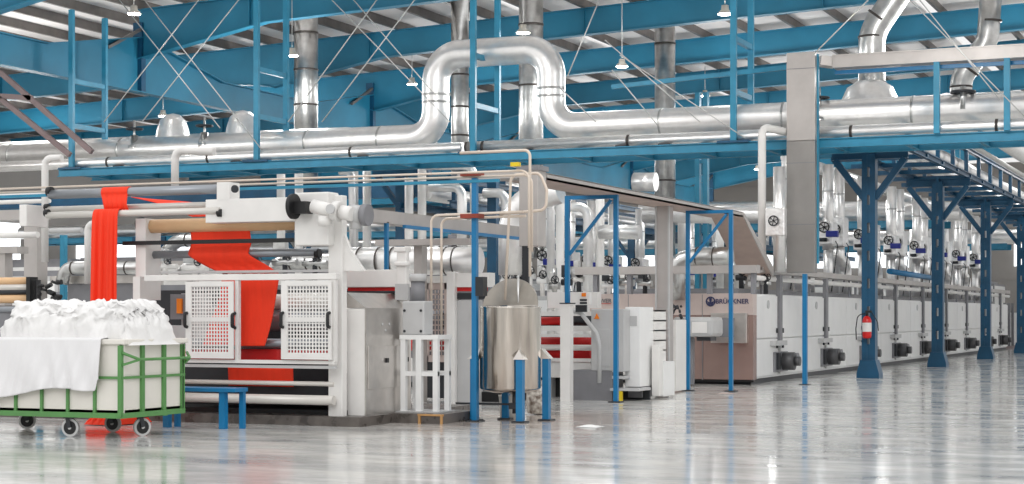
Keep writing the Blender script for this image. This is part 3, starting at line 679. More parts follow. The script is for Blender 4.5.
# front unit behind: long side beam, red nip, steel cabinet
XB = -11.35
sb = thing('steel_cabinet', 'stainless steel drive cabinet with sloped top beside the padding machine', 'cabinet', (-11.0, 20.5, .12))
yc0 = 19.75; xc = XY(366, yc0); yc1 = YX(411, xc)
zc = onX(366, 308, xc)[2]; xcl = XY(347, yc0)
MB().prism([(xc, yc0, .12), (xc, yc1, .12), (xc, yc1, zc), (xc, yc0, zc)], (-.02, 0, 0)).build('side_panel', 'steel', sb)
MB().box(xcl, xc - .02, yc0, yc1, .12, zc - .01).build('body', 'cream', sb)
z2 = zc + .2
MB().prism([(xcl, yc0, zc), (xc, yc0, zc), (xc - .28, yc0, z2), (xcl, yc0, z2)], (0, yc1 - yc0, 0)).build('sloped_top', 'steel', sb)
MB().box(xc, xc + .012, yc0 + .05, yc1 - .05, .45, 1.0).build('hatch', 'steel', sb, bevel=.004)
for t in (.4, .85): MB().box(xc + .012, xc + .03, yc0 + (yc1 - yc0) * t, yc0 + (yc1 - yc0) * t + .07, .78, .84).build('lock', 'black', sb)
for a, z in ((.35, 1.28), (.5, 1.28), (.42, 1.2)): MB().cyl((xc, yc0 + (yc1 - yc0) * a, z), (xc + .01, yc0 + (yc1 - yc0) * a, z), .02, 8).build('stud', 'grey', sb)
nb = thing('nip_unit', 'white nip roller unit with red stripe between padding machine and tank', 'machine', (-11.2, 21.0, .12))
Yn = 21.0
xbox(MB(), (346, 270), (406, 287), 0, .25, Yn).build('side_beam', 'cream', nb, bevel=.01)
xbox(MB(), (346, 285), (402, 291), .05, .2, Yn).build('cloth_edge', 'redroll', nb)
o = MB(); roll(o, (346, 293.5), (398, 291.5), .055, Yn + .1); o.build('nip_roller', 'dark', nb)
b = MB(); xbox(b, (398, 250), (408, 306), -.05, .05, Yn); xbox(b, (396, 247), (408, 252), -.08, .1, Yn); xbox(b, (397, 262), (410, 266), -.09, .02, Yn); b.build('upright_housing', 'cream', nb, bevel=.015)
b = MB(); xbox(b, (398, 284), (411, 300), -.09, -.04, Yn); b.build('bolt_plate', 'grey', nb)
xbox(MB(), (346, 300), (362, 411), .1, .3, Yn).build('leg', 'cream', nb)
# second machine (behind): guard door with warm interior, white frame, red stripe
Y2 = 25.5
sm = thing('second_padding_machine', 'second white padding machine with mesh door, behind the pump', 'machine', (-11.4, Y2, 0))
xbox(MB(), (425, 276), (449, 283), -.05, .05, Y2).build('guard_rail', 'cream', sm)
x0_, x1_ = XY(424, Y2), XY(450, Y2); z0_, z1_ = onY(430, 362, Y2)[2], onY(430, 283, Y2)[2]
b = MB(); b.box(x0_, x0_ + .08, Y2, Y2 + .04, z0_, z1_).box(x1_ - .1, x1_, Y2, Y2 + .04, z0_, z1_).box(x0_, x1_, Y2, Y2 + .04, z1_ - .1, z1_).box(x0_, x1_, Y2, Y2 + .04, z0_, z0_ + .1)
dd = b.build('guard_door', 'panelpink', sm)
b = MB()
for i in range(14): z = z0_ + .1 + (z1_ - z0_ - .2) * i / 13; b.box(x0_ + .08, x1_ - .1, Y2 + .01, Y2 + .02, z - .012, z + .012)
for i in range(6): x = x0_ + .08 + (x1_ - x0_ - .18) * i / 5; b.box(x - .008, x + .008, Y2 + .01, Y2 + .02, z0_ + .1, z1_ - .1)
b.build('perforated_panel', 'panelpink', dd)
x = XY(443, Y2); z = onY(443, 320, Y2)[2]; MB().tube([(x, Y2, z - .1), (x, Y2 - .05, z - .09), (x, Y2 - .05, z + .09), (x, Y2, z + .1)], .02, 8, .02).build('handle', 'black', dd)
xbox(MB(), (380, 286), (470, 360), .8, .85, Y2).build('back_panel', 'mid', sm)
o = MB(); roll(o, (400, 318), (448, 317), .12, Y2 + .4); o.build('squeeze_roller', 'rollergrey', sm)
o = MB(); roll(o, (400, 345), (448, 344), .1, Y2 + .4); o.build('squeeze_roller', 'redroll', sm)
xbox(MB(), (449, 272), (457, 405), -.1, .1, Y2).build('side_frame', 'cream', sm, bevel=.01)
xbox(MB(), (457, 273), (490, 287), -.05, .2, Y2).build('side_beam', 'cream', sm)
xbox(MB(), (457, 287), (484, 291), .0, .15, Y2).build('cloth_edge', 'redroll', sm)
xbox(MB(), (457, 293), (490, 299), .0, .1, Y2).build('nip_roller', 'dark', sm)
xbox(MB(), (457, 300), (474, 405), .0, .35, Y2).build('end_cabinet', 'grey', sm, bevel=.01)
xbox(MB(), (440, 392), (500, 411), .3, 1.2, Y2).build('base_tray', 'black', sm)
xbox(MB(), (400, 362), (449, 400), .5, .7, Y2).build('sump', 'dark', sm)

# gear pump on its stand
Yp = 20.6
gp = thing('mixer_motor_stand', 'white welded stand with four legs and a grey geared motor on top', 'motor stand', (XY(419, Yp), Yp, .14))
xa, xb = XY(400.5, Yp), XY(437.5, Yp); zs = onY(419, 335, Yp)[2]; yb_ = Yp + .35
for x in (xa, xb - .07):
    for y in (Yp, yb_): MB().box(x, x + .07, y, y + .07, .14, zs - .06).build('leg', 'white', gp)
MB().box(XY(416, Yp) - .0, XY(416, Yp) + .08, Yp - .01, Yp + .06, .14, zs - .06).build('centre_post', 'white', gp)
MB().box(xa - .01, xb + .01, Yp - .01, yb_ + .08, zs - .06, zs).build('top_frame', 'white', gp)
for y in (Yp, yb_): MB().box(xa, xb, y + .01, y + .06, .6, .66).build('cross_rail', 'white', gp)
MB().box(xa - .05, xb + .05, Yp - .05, yb_ + .12, .125, .14).build('foot_plate', 'grey', gp)
mm = MB().box(XY(402, Yp), XY(424, Yp), Yp + .0, Yp + .28, zs, onY(419, 301, Yp)[2]).build('gear_case', 'grey', gp, bevel=.02)
b = MB()
for z in (.15, .42):
    for xx in (.06, .3): b.cyl((xa + xx, Yp - .01, zs + z - .1), (xa + xx, Yp, zs + z - .1), .018, 8)
b.build('bolt', 'dark', mm)
cx_ = XY(418, Yp + .15); zz = onY(419, 301, Yp)[2]
MB().cyl((cx_, Yp + .15, zz), (cx_, Yp + .15, zz + .26), .095, 20).build('motor_body', 'mid', gp)
MB().cyl((cx_, Yp + .15, zz + .26), (cx_, Yp + .15, zz + .36), .115, 20).build('motor_cap', 'grey', gp)
MB().box(XY(392, 20.4), XY(446, 20.4), 20.3, 21.4, 0, .125).build('pump_plinth', 'concrete', label='small concrete block with ochre edges under the motor stand', cat='plinth')
MB().box(XY(418, 20.3), XY(444, 20.3), 20.28, 20.3, .1, .125).box(XY(419, 20.3), XY(421, 20.3), 20.27, 20.3, 0.0, .1).box(XY(441, 20.3), XY(443, 20.3), 20.27, 20.3, 0.0, .1).build('timber_edging', 'wood', label='ochre timber edging nailed round the small concrete block', cat='timber')

# ------------------------------------------------------------------ mixing tank
XT, YT = XY(510.5, 21.35), 21.35
rt = 30.7 / F * (-XT * st + YT * ct)
zt0, zt1 = onY(510, 389, YT)[2], onY(510, 308, YT)[2]
tk = thing('mixing_tank', 'round stainless steel mixing tank on blue legs with its lid tipped open', 'tank', (XT, YT, 0))
MB().lathe((XT, YT, 0), [(.02, zt0 - .06), (rt * .6, zt0 - .045), (rt * .97, zt0), (rt, zt0 + .02), (rt, zt1), (rt + .012, zt1 + .015), (rt - .02, zt1 + .02), (rt - .03, zt1), (rt - .03, zt1 - .25), (.01, zt1 - .25)], 40).build('shell', 'tank', tk)
b = MB(); pts = []
n = 22
lz = zt1 + .02
for i in range(n + 1):
    a = math.pi * i / n; pts.append((XT - .02 + rt * .98 * math.cos(a), YT + .02 + .12 * math.sin(a), lz + rt * .92 * math.sin(a)))
b.prism(pts, (0, .02, 0)); b.build('lid', 'lid', tk)
MB().prism([(XT - rt * .9, YT + .0, lz), (XT + rt * .95, YT + .0, lz), (XT + rt * .95, YT - rt * .6, lz - .0), (XT + rt * .3, YT - rt * .95, lz), (XT + .1, YT - .1, lz)], (0, 0, .015)).build('fixed_lid', 'tank', tk)
MB().cyl((XT + .09, YT + .05, zt1 - .2), (XT + .09, YT + .05, lz + .42), .016, 10).build('stirrer_shaft', 'galv', tk)
legs = [(471.5, 420.5, 0, -1), (517.5, 422, 0, 0), (546.5, 420.5, 0, 1), (500, 417.5, 0, 2)]
for px, py, _, k in legs:
    p = fl(px, py); dx, dy = p[0] - XT, p[1] - YT; L = math.hypot(dx, dy); ux, uy = dx / L, dy / L
    d = rt + .07 if k != 2 else rt - .12
    x, y = XT + ux * d, YT + uy * d; h = .82 if k != 2 else zt0
    MB().box(x - .045, x + .045, y - .045, y + .045, .02, h).build('leg', 'bright', tk)
    MB().box(x - .09, x + .09, y - .09, y + .09, 0, .02).build('foot_plate', 'dark', tk)
    if k != 2:
        MB().prism([(x - .08, y - .06, h), (x + .08, y - .06, h), (XT + ux * rt, YT + uy * rt, h + .13)], (0, .12, 0)).build('lug', 'steel', tk)
b = MB(); b.cyl((XT + .1, YT - .1, .1), (XT + .1, YT - .1, zt0), .03, 10).box(XT + .04, XT + .16, YT - .16, YT - .04, .16, .24).cyl((XT - .75, YT - .1, .22), (XT + .2, YT - .1, .22), .014, 8); b.build('drain_valve', 'dark', tk)
MB().lathe((XT - .17, YT + .35, 0), [(.02, 0), (.12, .0), (.14, .3), (.15, .32), (.01, .32)], 18).build('plastic_bucket', 'plastic', label='pale plastic bucket standing under the tank', cat='bucket')
p = fl(534, 415); bk = MB().lathe((p[0], p[1] + .15, 0), [(.02, 0), (.15, .02), (.17, .2), (.15, .44), (.08, .48), (.01, .48)], 16); bk.build('stained_drum', mat('stained_plastic', srgb(232, 228, 220), .5, col2=srgb(120, 104, 92), nscale=14), label='dirt speckled white drum behind the right tank leg', cat='drum')
# thin tall post with control box
def thinpost(px, py0, py1, Y, lab, m='bright', wd=.07):
    p = onY(px, py0, Y); z1 = onY(px, py1, Y)[2]
    r = thing('support_post', lab, 'post', (p[0], Y, 0)); MB().box(p[0] - wd / 2, p[0] + wd / 2, Y - wd / 2, Y + wd / 2, 0.015, z1).build('post', m, r)
    MB().box(p[0] - .1, p[0] + .1, Y - .1, Y + .1, 0, .015).build('foot_plate', 'dark', r); return r, p[0], z1
r, x, z1 = thinpost(475, 421, 178, 21.0, 'tall thin bright blue post left of the tank carrying the beige pipes')
MB().box(x + .04, x + .15, 20.92, 21.06, onY(475, 296, 21)[2], onY(475, 277, 21)[2]).build('control_box', 'dark', r)
for py in (174, 216):
    z = onY(475, py, 21)[2]; MB().box(x - .17, x + .09, 20.9, 21.1, z - .03, z + .025).build('pipe_clamp', 'rust', r)
for px, py0, py1, Y, lab in [(805, 384, 274, 34.6, 'thin blue post under the tall grey trunking')]: thinpost(px, py0, py1, Y, lab, wd=.09)
# beige pipes crossing from the left to the tank
for i, (dy, dz, lab) in enumerate([(0, 0, 'upper of the two beige pipes crossing above the padding machine'), (.1, -.05, 'lower of the two beige pipes crossing above the padding machine')]):
    z = onY(475, 173, 21)[2] + dz; zz_ = onY(0, 195, 21)[2] + dz
    MB().tube([(XY(-20, 21), 20.9 + dy, z), (XY(532, 21), 20.9 + dy, z), (XY(532, 21), 20.9 + dy, z - 1.0)], .016, 10, .12).build('beige_pipe', 'tanpipe', label=lab, cat='pipe')
z = onY(475, 173, 21)[2]; MB().box(XY(-20, 21), XY(500, 21), 20.95, 21.0, z - .13, z - .09).build('pipe_bearer', 'blue', label='thin blue angle bar under the beige pipes', cat='bar')
z = onY(475, 214, 21)[2]
MB().tube([(XY(428, 21), 21.1, 1.15), (XY(428, 21), 21.1, z), (XY(520, 21), 21.1, z + .02)], .018, 8, .1).build('beige_pipe', 'tanpipe', label='beige pipe bending down from the tank towards the motor stand, left of a pair', cat='pipe')
MB().tube([(XY(435, 21), 21.2, 1.15), (XY(435, 21), 21.2, z - .04), (XY(520, 21), 21.2, z - .03)], .018, 8, .1).build('beige_pipe', 'tanpipe', label='beige pipe bending down from the tank towards the motor stand, right of a pair', cat='pipe')
p = onY(460, 153, 21); q = onY(530, 150, 21)
MB().tube([p, q, (q[0], q[1], 1.9)], .02, 8, .08).build('beige_pipe', 'tanpipe', label='thin beige pipe dropping behind the tank from rack height', cat='pipe')
MB().tube([onY(505, 300, 21.2), onY(511, 175, 21.2), onY(540, 173, 21.2), onY(547, 190, 21.2), onY(546, 210, 21.2), onY(500, 214, 21.2)], .02, 8, .1).build('pipe_loop', 'tanpipe', label='bent beige pipe loop in front of the square duct above the tank', cat='pipe')
MB().box(*[v for v in (onY(514, 168, 20.9)[0], onY(522, 168, 20.9)[0], 20.78, 20.86, onY(508, 168, 21)[2], onY(508, 164, 21)[2])]).build('yellow_valve', 'yellow', label='small yellow valve head on the beige pipes above the tank', cat='valve')
# square duct above the tank
sq = thing('square_duct', 'square grey sheet metal duct hanging above the tank', 'duct', (XY(524, 22.5), 22.5, 2.3))
xbox(MB(), (519, 168), (538, 246), 0, .3, 22.5).build('duct_body', 'tray', sq, bevel=.01)
xbox(MB(), (522, 246), (528, 290), .0, .06, 22.5).build('cable_drop', 'dark', sq)
xbox(MB(), (517, 166), (540, 170), -.03, .33, 22.5).build('flange', 'mid', sq)
# big cable tray over the line and its portal frames
XTY = -9.55
ctv = thing('overhead_cable_tray', 'wide grey cable tray running over the line and dropping to the ovens', 'cable tray', (XTY, 24, 3.4))
xa, xb = XTY - .42, XTY + .22
zt_ = onX(740, 212, XTY + .2)[2]
ya = YX(545, XTY + .2); yb2 = YX(742, XTY + .2)
MB().box(xa, xb, ya, yb2, zt_ - .09, zt_ - .06).build('tray_floor', 'traylit', ctv)
for x in (xa, xb - .02): MB().box(x, x + .02, ya, yb2, zt_ - .09, zt_).build('tray_side', 'tray', ctv)
MB().box(xa, xb, ya, yb2, zt_ - .01, zt_ + .005).build('tray_cover', 'tray', ctv)
ye = YX(771, XTY + .2); zed = onX(771, 274, XTY + .2)[2]
b = MB(); b.prism([(xa, yb2, zt_ - .09), (xa, yb2, zt_), (xa, ye + .25, zed + .05), (xa, ye, zed - .05)], (xb - xa, 0, 0)); b.build('tray_drop', 'traylit', ctv)
b = MB(); b.prism([(xb, yb2, zt_ - .09), (xb, yb2, zt_), (xb, ye + .25, zed + .05), (xb, ye, zed - .05)], (.02, 0, 0)); b.build('drop_side', 'tray', ctv)
b = MB(); b.box(XY(470, ya), xb, ya - .45, ya + .02, zt_ - .09, zt_); b.build('tray_branch', 'tray', ctv)
def portal(pxl, pxr, Y, zb0, lab, pr):
    x0, x1 = XY(pxl, Y), XY(pxr, Y); zt2 = zt_ - .09
    r = thing('portal_frame', lab, 'frame', ((x0 + x1) / 2, Y, 0))
    MB().box(x0 - .035, x0 + .035, Y - .035, Y + .035, zb0, zt2 - .06).build('leg', 'bright', r)
    MB().box(x1 - .035, x1 + .035, Y - .035, Y + .035, 0, zt2 - .06).build('leg', 'bright', r)
    MB().box(x0 - .035, x1 + .035, Y - .035, Y + .035, zt2 - .06, zt2).build('top_bar', 'bright', r)
    MB().beam((x0 + .03, Y, zt2 - .95), (x1 - .08, Y, zt2 - .08), .04, .05).build('brace', 'bright', r)
    for x, zq in ((x0, zb0), (x1, 0)): MB().box(x - .1, x + .1, Y - .1, Y + .1, zq, zq + .02).build('foot_plate', 'dark', r)
    return r
Yq = 26.4
zpost = onY(566, 304, Yq)[2]
portal(567.5, 616, Yq, zpost, 'blue portal frame under the cable tray, standing partly on a white post', 0)
xbox(MB(), (562, 305), (571.5, 403), -.08, .08, Yq).build('short_white_post', 'cream', label='white box post carrying the left leg of the nearer portal frame', cat='post')
portal(688, 731, 31.0, 0, 'blue portal frame under the cable tray, in front of the oven entry', 0)

# ------------------------------------------------------------------ feed end of the stenter: cabinets, rollers
Yc = 27.0
cb = thing('control_cabinet', 'light grey control cabinet with orange warning triangle and stepped grey base', 'cabinet', (XY(610, Yc), Yc, 0))
xbox(MB(), (591, 309), (624, 372), 0, .5, Yc).build('cabinet_body', 'grey', cb, bevel=.015)
xbox(MB(), (594, 329), (610, 366), -.015, 0, Yc).build('door', 'grey', cb, bevel=.005)
xbox(MB(), (572, 370), (612, 401), .0, .55, Yc).build('base', 'mid', cb)
b = MB(); xbox(b, (612, 376), (624, 379), -.0, .5, Yc); xbox(b, (612, 388), (641, 391), -.1, .5, Yc); b.build('step', 'grey', cb)
xbox(MB(), (612, 391), (641, 401), .45, .5, Yc).build('step_back', 'dark', cb)
xbox(MB(), (619, 391), (624, 401), -.1, -.05, Yc).build('step_side', 'yellow', cb)
p = G(597, 317, Yc); MB().prism([(p[0] - .045, Yc - .02, p[2] - .03), (p[0] + .045, Yc - .02, p[2] - .03), (p[0], Yc - .02, p[2] + .06)], (0, .02, 0)).build('warning_triangle', 'orange', cb)
c2 = thing('tall_cabinet', 'tall white control cabinet right of the nearer portal frame leg', 'cabinet', (XY(632, Yc + .3), Yc + .3, 0))
xbox(MB(), (625, 307), (640, 387), .0, .7, Yc + .3).build('cabinet_body', 'white', c2, bevel=.01)
xbox(MB(), (629, 316), (637, 326), -.01, 0, Yc + .3).build('vent_grille', 'grey', c2)
xbox(MB(), (626, 387), (640, 398), .1, .7, Yc + .3).build('plinth', 'mid', c2)
c3 = thing('narrow_cabinet', 'narrow white electrical cabinet with shelves beside the grey square column', 'cabinet', (XY(648, Yc + .8), Yc + .8, 0))
xbox(MB(), (641, 362), (660, 397), .2, .8, Yc + .8).build('lower_body', 'white', c3, bevel=.01)
xbox(MB(), (652, 345), (659.5, 396), -.02, .2, Yc + .8).build('front_panel', 'cream', c3, bevel=.008)
b = MB(); xbox(b, (640, 310), (642, 362), .2, .8, Yc + .8); xbox(b, (649, 310), (651, 362), .2, .8, Yc + .8)
for py in (310, 320, 330, 340, 350): xbox(b, (640, py), (651, py + 1.5), .2, .8, Yc + .8)
b.build('shelf_frame', 'cream', c3)
b = MB(); p = G(572, 311, Yc - .2); b.tube([p, G(581, 313, Yc - .2), G(597, 334, Yc - .2), G(599.5, 345, Yc - .2), G(599.5, 383, Yc - .2)], .035, 10, .15); hr = b.build('hand_rail', 'grey', label='bent grey tubular handrail in front of the control cabinet', cat='handrail')
op = thing('operator_panel', 'small white operator panel with orange button on the white post', 'control panel', G(582, 311, Yc - .3))
xbox(MB(), (578, 292), (590, 305), 0, .08, Yc - .3).build('panel_body', 'cream', op, bevel=.01)
xbox(MB(), (582, 293), (586, 296.5), -.02, 0, Yc - .3).build('button', 'orange', op)
for py in (299, 302): xbox(MB(), (580, py), (587, py + 2), -.01, 0, Yc - .3).build('display', 'dark', op)
xbox(MB(), (575, 305), (586, 312), .02, .06, Yc - .3).build('panel_arm', 'dark', op)
# roller section with red cloth behind the tank
Yr = 27.6
rs = thing('roller_section', 'white framed roller section with red cloth behind the tank', 'machine', (XY(560, Yr), Yr, 0))
xbox(MB(), (541, 292), (591, 308), .3, .5, Yr).build('top_cover', 'cream', rs)
for py0, py1 in ((311.5, 316), (326, 331), (334, 337), (358, 362)): xbox(MB(), (530, py0), (592, py1), -.02, .1, Yr).build('cross_rail', 'cream', rs)
xbox(MB(), (530, 316), (592, 326), .5, .55, Yr).build('back_cover', 'dark', rs)
for i, (py, r, m) in enumerate([(343, .1, 'redroll'), (352, .12, 'redroll'), (321, .06, 'dark'), (347.5, .05, 'cream')]):
    o = MB(); roll(o, (530, py), (592, py), r, Yr + .35 - (.2 if i == 3 else 0)); o.build('roller', m, rs)
o = MB(); roll(o, (530, 321), (565, 321), .07, Yr + .2); o.build('roller', 'redroll', rs)
xbox(MB(), (530, 338), (592, 360), .6, .65, Yr).build('red_cloth', 'redroll', rs)
xbox(MB(), (530, 362), (592, 378), .0, .5, Yr).build('lower_cover', 'cream', rs)
xbox(MB(), (530, 378), (562, 400), .3, .5, Yr).build('base', 'black', rs)
for px in (545, 588): xbox(MB(), (px, 362), (px + 4, 401), .1, .3, Yr).build('leg', 'grey', rs)
# oven entry housing (faces the camera)
hs = thing('entry_housing', 'brushed metal entry housing of the oven line with dark blue maker lettering', 'machine housing', (XY(700, YS - .3), YS - .3, 0))
Ye = YS - .3
xbox(MB(), (590, 294), (753, 315), 0, .28, Ye).build('upper_panel', 'panelpink', hs)
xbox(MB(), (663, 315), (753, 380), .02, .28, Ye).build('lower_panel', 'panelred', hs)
xbox(MB(), (590, 315), (663, 380), .05, .28, Ye).build('lower_panel', 'cream', hs)
for px in (628, 702): xbox(MB(), (px, 294.5), (px + .6, 380), -.004, .05, Ye).build('panel_joint', 'mid', hs)
xbox(MB(), (664, 379.5), (753, 382.5), .05, .25, Ye).build('plinth', 'black', hs)
xbox(MB(), (712, 313), (748, 343), -.1, .02, Ye).build('recessed_door', 'steel', hs, bevel=.01)
xbox(MB(), (717, 318), (736, 337), -.115, -.1, Ye).build('inspection_frame', 'mid', hs)
p = G(732, 301.5, Ye - .01); text('BRÜCKNER', 'lettering', 'ink', hs, p, .135, (math.pi / 2, 0, 0), .004, 'dark blue BRÜCKNER lettering')
p = G(710.5, 301.5, Ye - .01)
b = MB(); b.torus(p, .088, .014, 'y', 28, 6)
b.prism([(p[0] - .028, p[1] - .006, p[2] + .07), (p[0] + .028, p[1] - .006, p[2] + .07), (p[0] + .02, p[1] - .006, p[2] - .01), (p[0] - .02, p[1] - .006, p[2] - .01)], (0, .01, 0))
b.prism([(p[0] - .075, p[1] - .006, p[2] + .01), (p[0] - .03, p[1] - .006, p[2] - .01), (p[0] + .03, p[1] - .006, p[2] - .01), (p[0] + .075, p[1] - .006, p[2] + .01), (p[0] + .04, p[1] - .006, p[2] - .07), (p[0] - .04, p[1] - .006, p[2] - .07)], (0, .01, 0))
b.build('round_emblem', 'ink', hs, 'round dark blue emblem')
p = G(602, 301, Ye - .01); text('POWER', 'lettering', 'mid', hs, p, .12, (math.pi / 2, 0, 0), .004, 'small grey POWER lettering')
p = G(602, 303.4, Ye - .01); MB().box(p[0] - .2, p[0] + .2, p[1] - .006, p[1], p[2] - .012, p[2]).build('red_stripe', 'redroll', hs)
dh = thing('feed_blower', 'rounded white blower housing in front of the reddish oven panel', 'machine', (XY(680, 32.6), 32.6, .4))
xbox(MB(), (672, 317), (712, 337), 0, .8, 32.6).build('blower_case', 'grey', dh, bevel=.07)
xbox(MB(), (692, 322), (707, 333), -.012, .01, 32.6).build('cover_plate', 'cream', dh, bevel=.004)
xbox(MB(), (695, 337), (709, 341), .1, .5, 32.6).build('bracket', 'dark', dh)
for px in (676, 684): xbox(MB(), (px, 337), (px + 3, 385), .4, .5, 32.6).build('support_leg', 'mid', dh)
vl = thing('valve_cluster', 'dark valve and cable cluster on top of the white blower', 'valve', G(674, 317, 32.4))
b = MB()
for k in range(12):
    a = G(668 + random.random() * 14, 303 + random.random() * 12, 32.4 + random.random() * .3); c_ = (a[0] + random.uniform(-.1, .12), a[1], a[2] + random.uniform(-.1, .1)); b.cyl(a, c_, random.uniform(.015, .04), 8)
b.cyl(G(672, 318, 32.6), G(672, 303, 32.6), .03, 8).build('fittings', 'dark', vl)
gc = thing('square_column', 'grey square steel column passing through the cable tray, in front of the ovens', 'column', (XY(664, 29.6), 29.6, 0))
xbox(MB(), (658, 198), (671, 397), -.12, .12, 29.6).build('shaft', 'tray', gc)
b = MB(); xbox(b, (657.5, 198), (659, 397), -.14, -.1, 29.6); xbox(b, (670, 198), (671.5, 397), -.14, -.1, 29.6); b.build('flange', 'grey', gc)
c4 = thing('door_cabinet', 'plain white cabinet just right of the grey square column', 'cabinet', (XY(674.5, 30.2), 30.2, 0))
xbox(MB(), (671, 320), (678, 391), -.1, .5, 30.2).build('cabinet_body', 'cream', c4, bevel=.01)
xbox(MB(), (672, 324), (677, 388), -.115, -.1, 30.2).build('door', 'cream', c4)
# beige tray across over the entry + ducts above
er = thing('entry_gantry', 'beige steel gantry beam above the oven entry', 'beam', (XY(660, 33), 33, 0))
xbox(MB(), (575, 267), (757, 273), 0, .25, 33).build('beam', 'tray', er)
for px in (592, 626, 706, 750): xbox(MB(), (px, 273), (px + 4, 294), .05, .2, 33).build('post', 'mid', er)
pipe('elbow_duct', 'silver banded duct with elbow above the entry gantry', [G(675, 300, 33.9), G(676, 262, 33.9), G(700, 257, 33.9), G(730, 257, 33.9)], .2, 'galv', rb=.4, bands=[(G(p_, 257, 33.9), G(p_ + 1.2, 257, 33.9)) for p_ in (697, 714)], seg=20)
MB().cyl(G(730, 257, 33.9), G(731.5, 257, 33.9), .2, 20).build('duct_end_disc', 'tyre', label='pale round end disc of the elbow duct above the gantry', cat='disc')
# ================================================================== LAUNDRY CART, CLOTH
from mathutils import noise as mn
CX1, CY0, CY1 = fl(122, 417, .25)[0], fl(122, 417, .25)[1], YX(185, fl(122, 417, .25)[0])
CX0 = XY(-32, CY0)
ZB, ZR2 = .25, onY(122, 342, CY0)[2]
cart = thing('laundry_cart', 'white tub laundry cart with green frame and four casters at lower left', 'cart', ((CX0 + CX1) / 2, (CY0 + CY1) / 2, 0))
t = MB(); w_ = .03
t.box(CX0, CX1, CY0 + .03, CY0 + .05, ZB + .0, ZR2).box(CX0, CX1, CY1 - .05, CY1 - .03, ZB + .0, ZR2).box(CX0, CX0 + .02, CY0 + .03, CY1 - .03, ZB + .0, ZR2).box(CX1 - .05, CX1 - .03, CY0 + .03, CY1 - .03, ZB + .0, ZR2).box(CX0, CX1 - .03, CY0 + .03, CY1 - .03, ZB + .04, ZB + .07)
t.build('tub', 'plastic', cart)
t = MB(); t.box(CX0, CX1 + .03, CY0 - .01, CY0 + .07, ZR2 - .03, ZR2 + .03).box(CX1 - .06, CX1 + .03, CY0 + .07, CY1 + .02, ZR2 - .03, ZR2 + .03).box(CX0, CX1 - .06, CY1 - .07, CY1 + .02, ZR2 - .03, ZR2 + .03)
t.build('rim', 'plastic', cart, bevel=.012)
def gbar(*a): MB().box(*a).build('frame_bar', 'green', cart)
for px, wd in ((15, .012), (41, .012), (67, .012), (94, .012), (-12, .012)):
    x = XY(px, CY0); gbar(x - .017, x + .017, CY0, CY0 + .028, ZB, ZR2 - .04)
gbar(CX1 - .05, CX1, CY0 - .015, CY0 + .03, ZB, ZR2 - .04)
for px in (143.5, 165, 183.5):
    y = YX(px, CX1); gbar(CX1 - .03, CX1, y - .03, y + .03, ZB, ZR2 - .04)
zm = onY(122, 378, CY0)[2]
gbar(CX0, CX1, CY0 - .005, CY0 + .03, ZB - .02, ZB + .04); gbar(CX1 - .03, CX1 + .005, CY0, CY1, ZB - .02, ZB + .04); gbar(CX0, CX1, CY1 - .03, CY1, ZB - .02, ZB + .04)
gbar(CX0, CX1, CY0 - .003, CY0 + .028, zm - .015, zm + .015); gbar(CX1 - .028, CX1 + .003, CY0, CY1, zm - .015, zm + .015)
zh = onX(150, 359, CX1 + .06)[2]
b = MB(); b.tube([(CX1, CY0, zh + .08), (CX1 + .1, CY0 + .2, zh), (CX1 + .1, CY1 - .05, zh), (CX1, CY1 + .04, zh + .06)], .017, 8, .05); b.beam((CX1, CY0, zh - .06), (CX1 + .1, CY0 + .2, zh), .025, .025); b.beam((CX1, CY1, zh - .06), (CX1 + .1, CY1 - .05, zh), .025, .025); b.build('push_handle', 'green', cart)
gbar(CX0, CX1, CY0 + .8, CY0 + .9, ZB - .03, ZB + .02)
def caster(px, py, ang):
    x, y, _ = fl(px, py); R = .105
    x = min(x, CX1 - .1); y = max(y, CY0 + .1)
    c_ = MB(); d = V((math.cos(ang), math.sin(ang), 0)); n = V((-d.y, d.x, 0))
    for s in (-1, 1): c_.beam(V((x, y, R)) + n * .034 * s, V((x, y, ZB - .01)) + n * .03 * s - d * .03, .05, .008, up=n)
    c_.box(x - .06, x + .06, y - .06, y + .06, ZB - .035, ZB - .02)
    f = c_.build('caster', 'dark', cart)
    a = V((x, y, R)) - n * .018; q = V((x, y, R)) + n * .018
    MB().cyl(a, q, R, 26).build('tyre', 'tyre', f); MB().cyl(a - n * .004, q + n * .004, R * .74, 22).build('wheel_disc', 'black', f); MB().cyl(a - n * .012, q + n * .012, .022, 10).build('hub', 'tyre', f)
caster(58, 438, .15); caster(143, 436, 1.1); caster(113, 432, .1); caster(27, 429, .7)
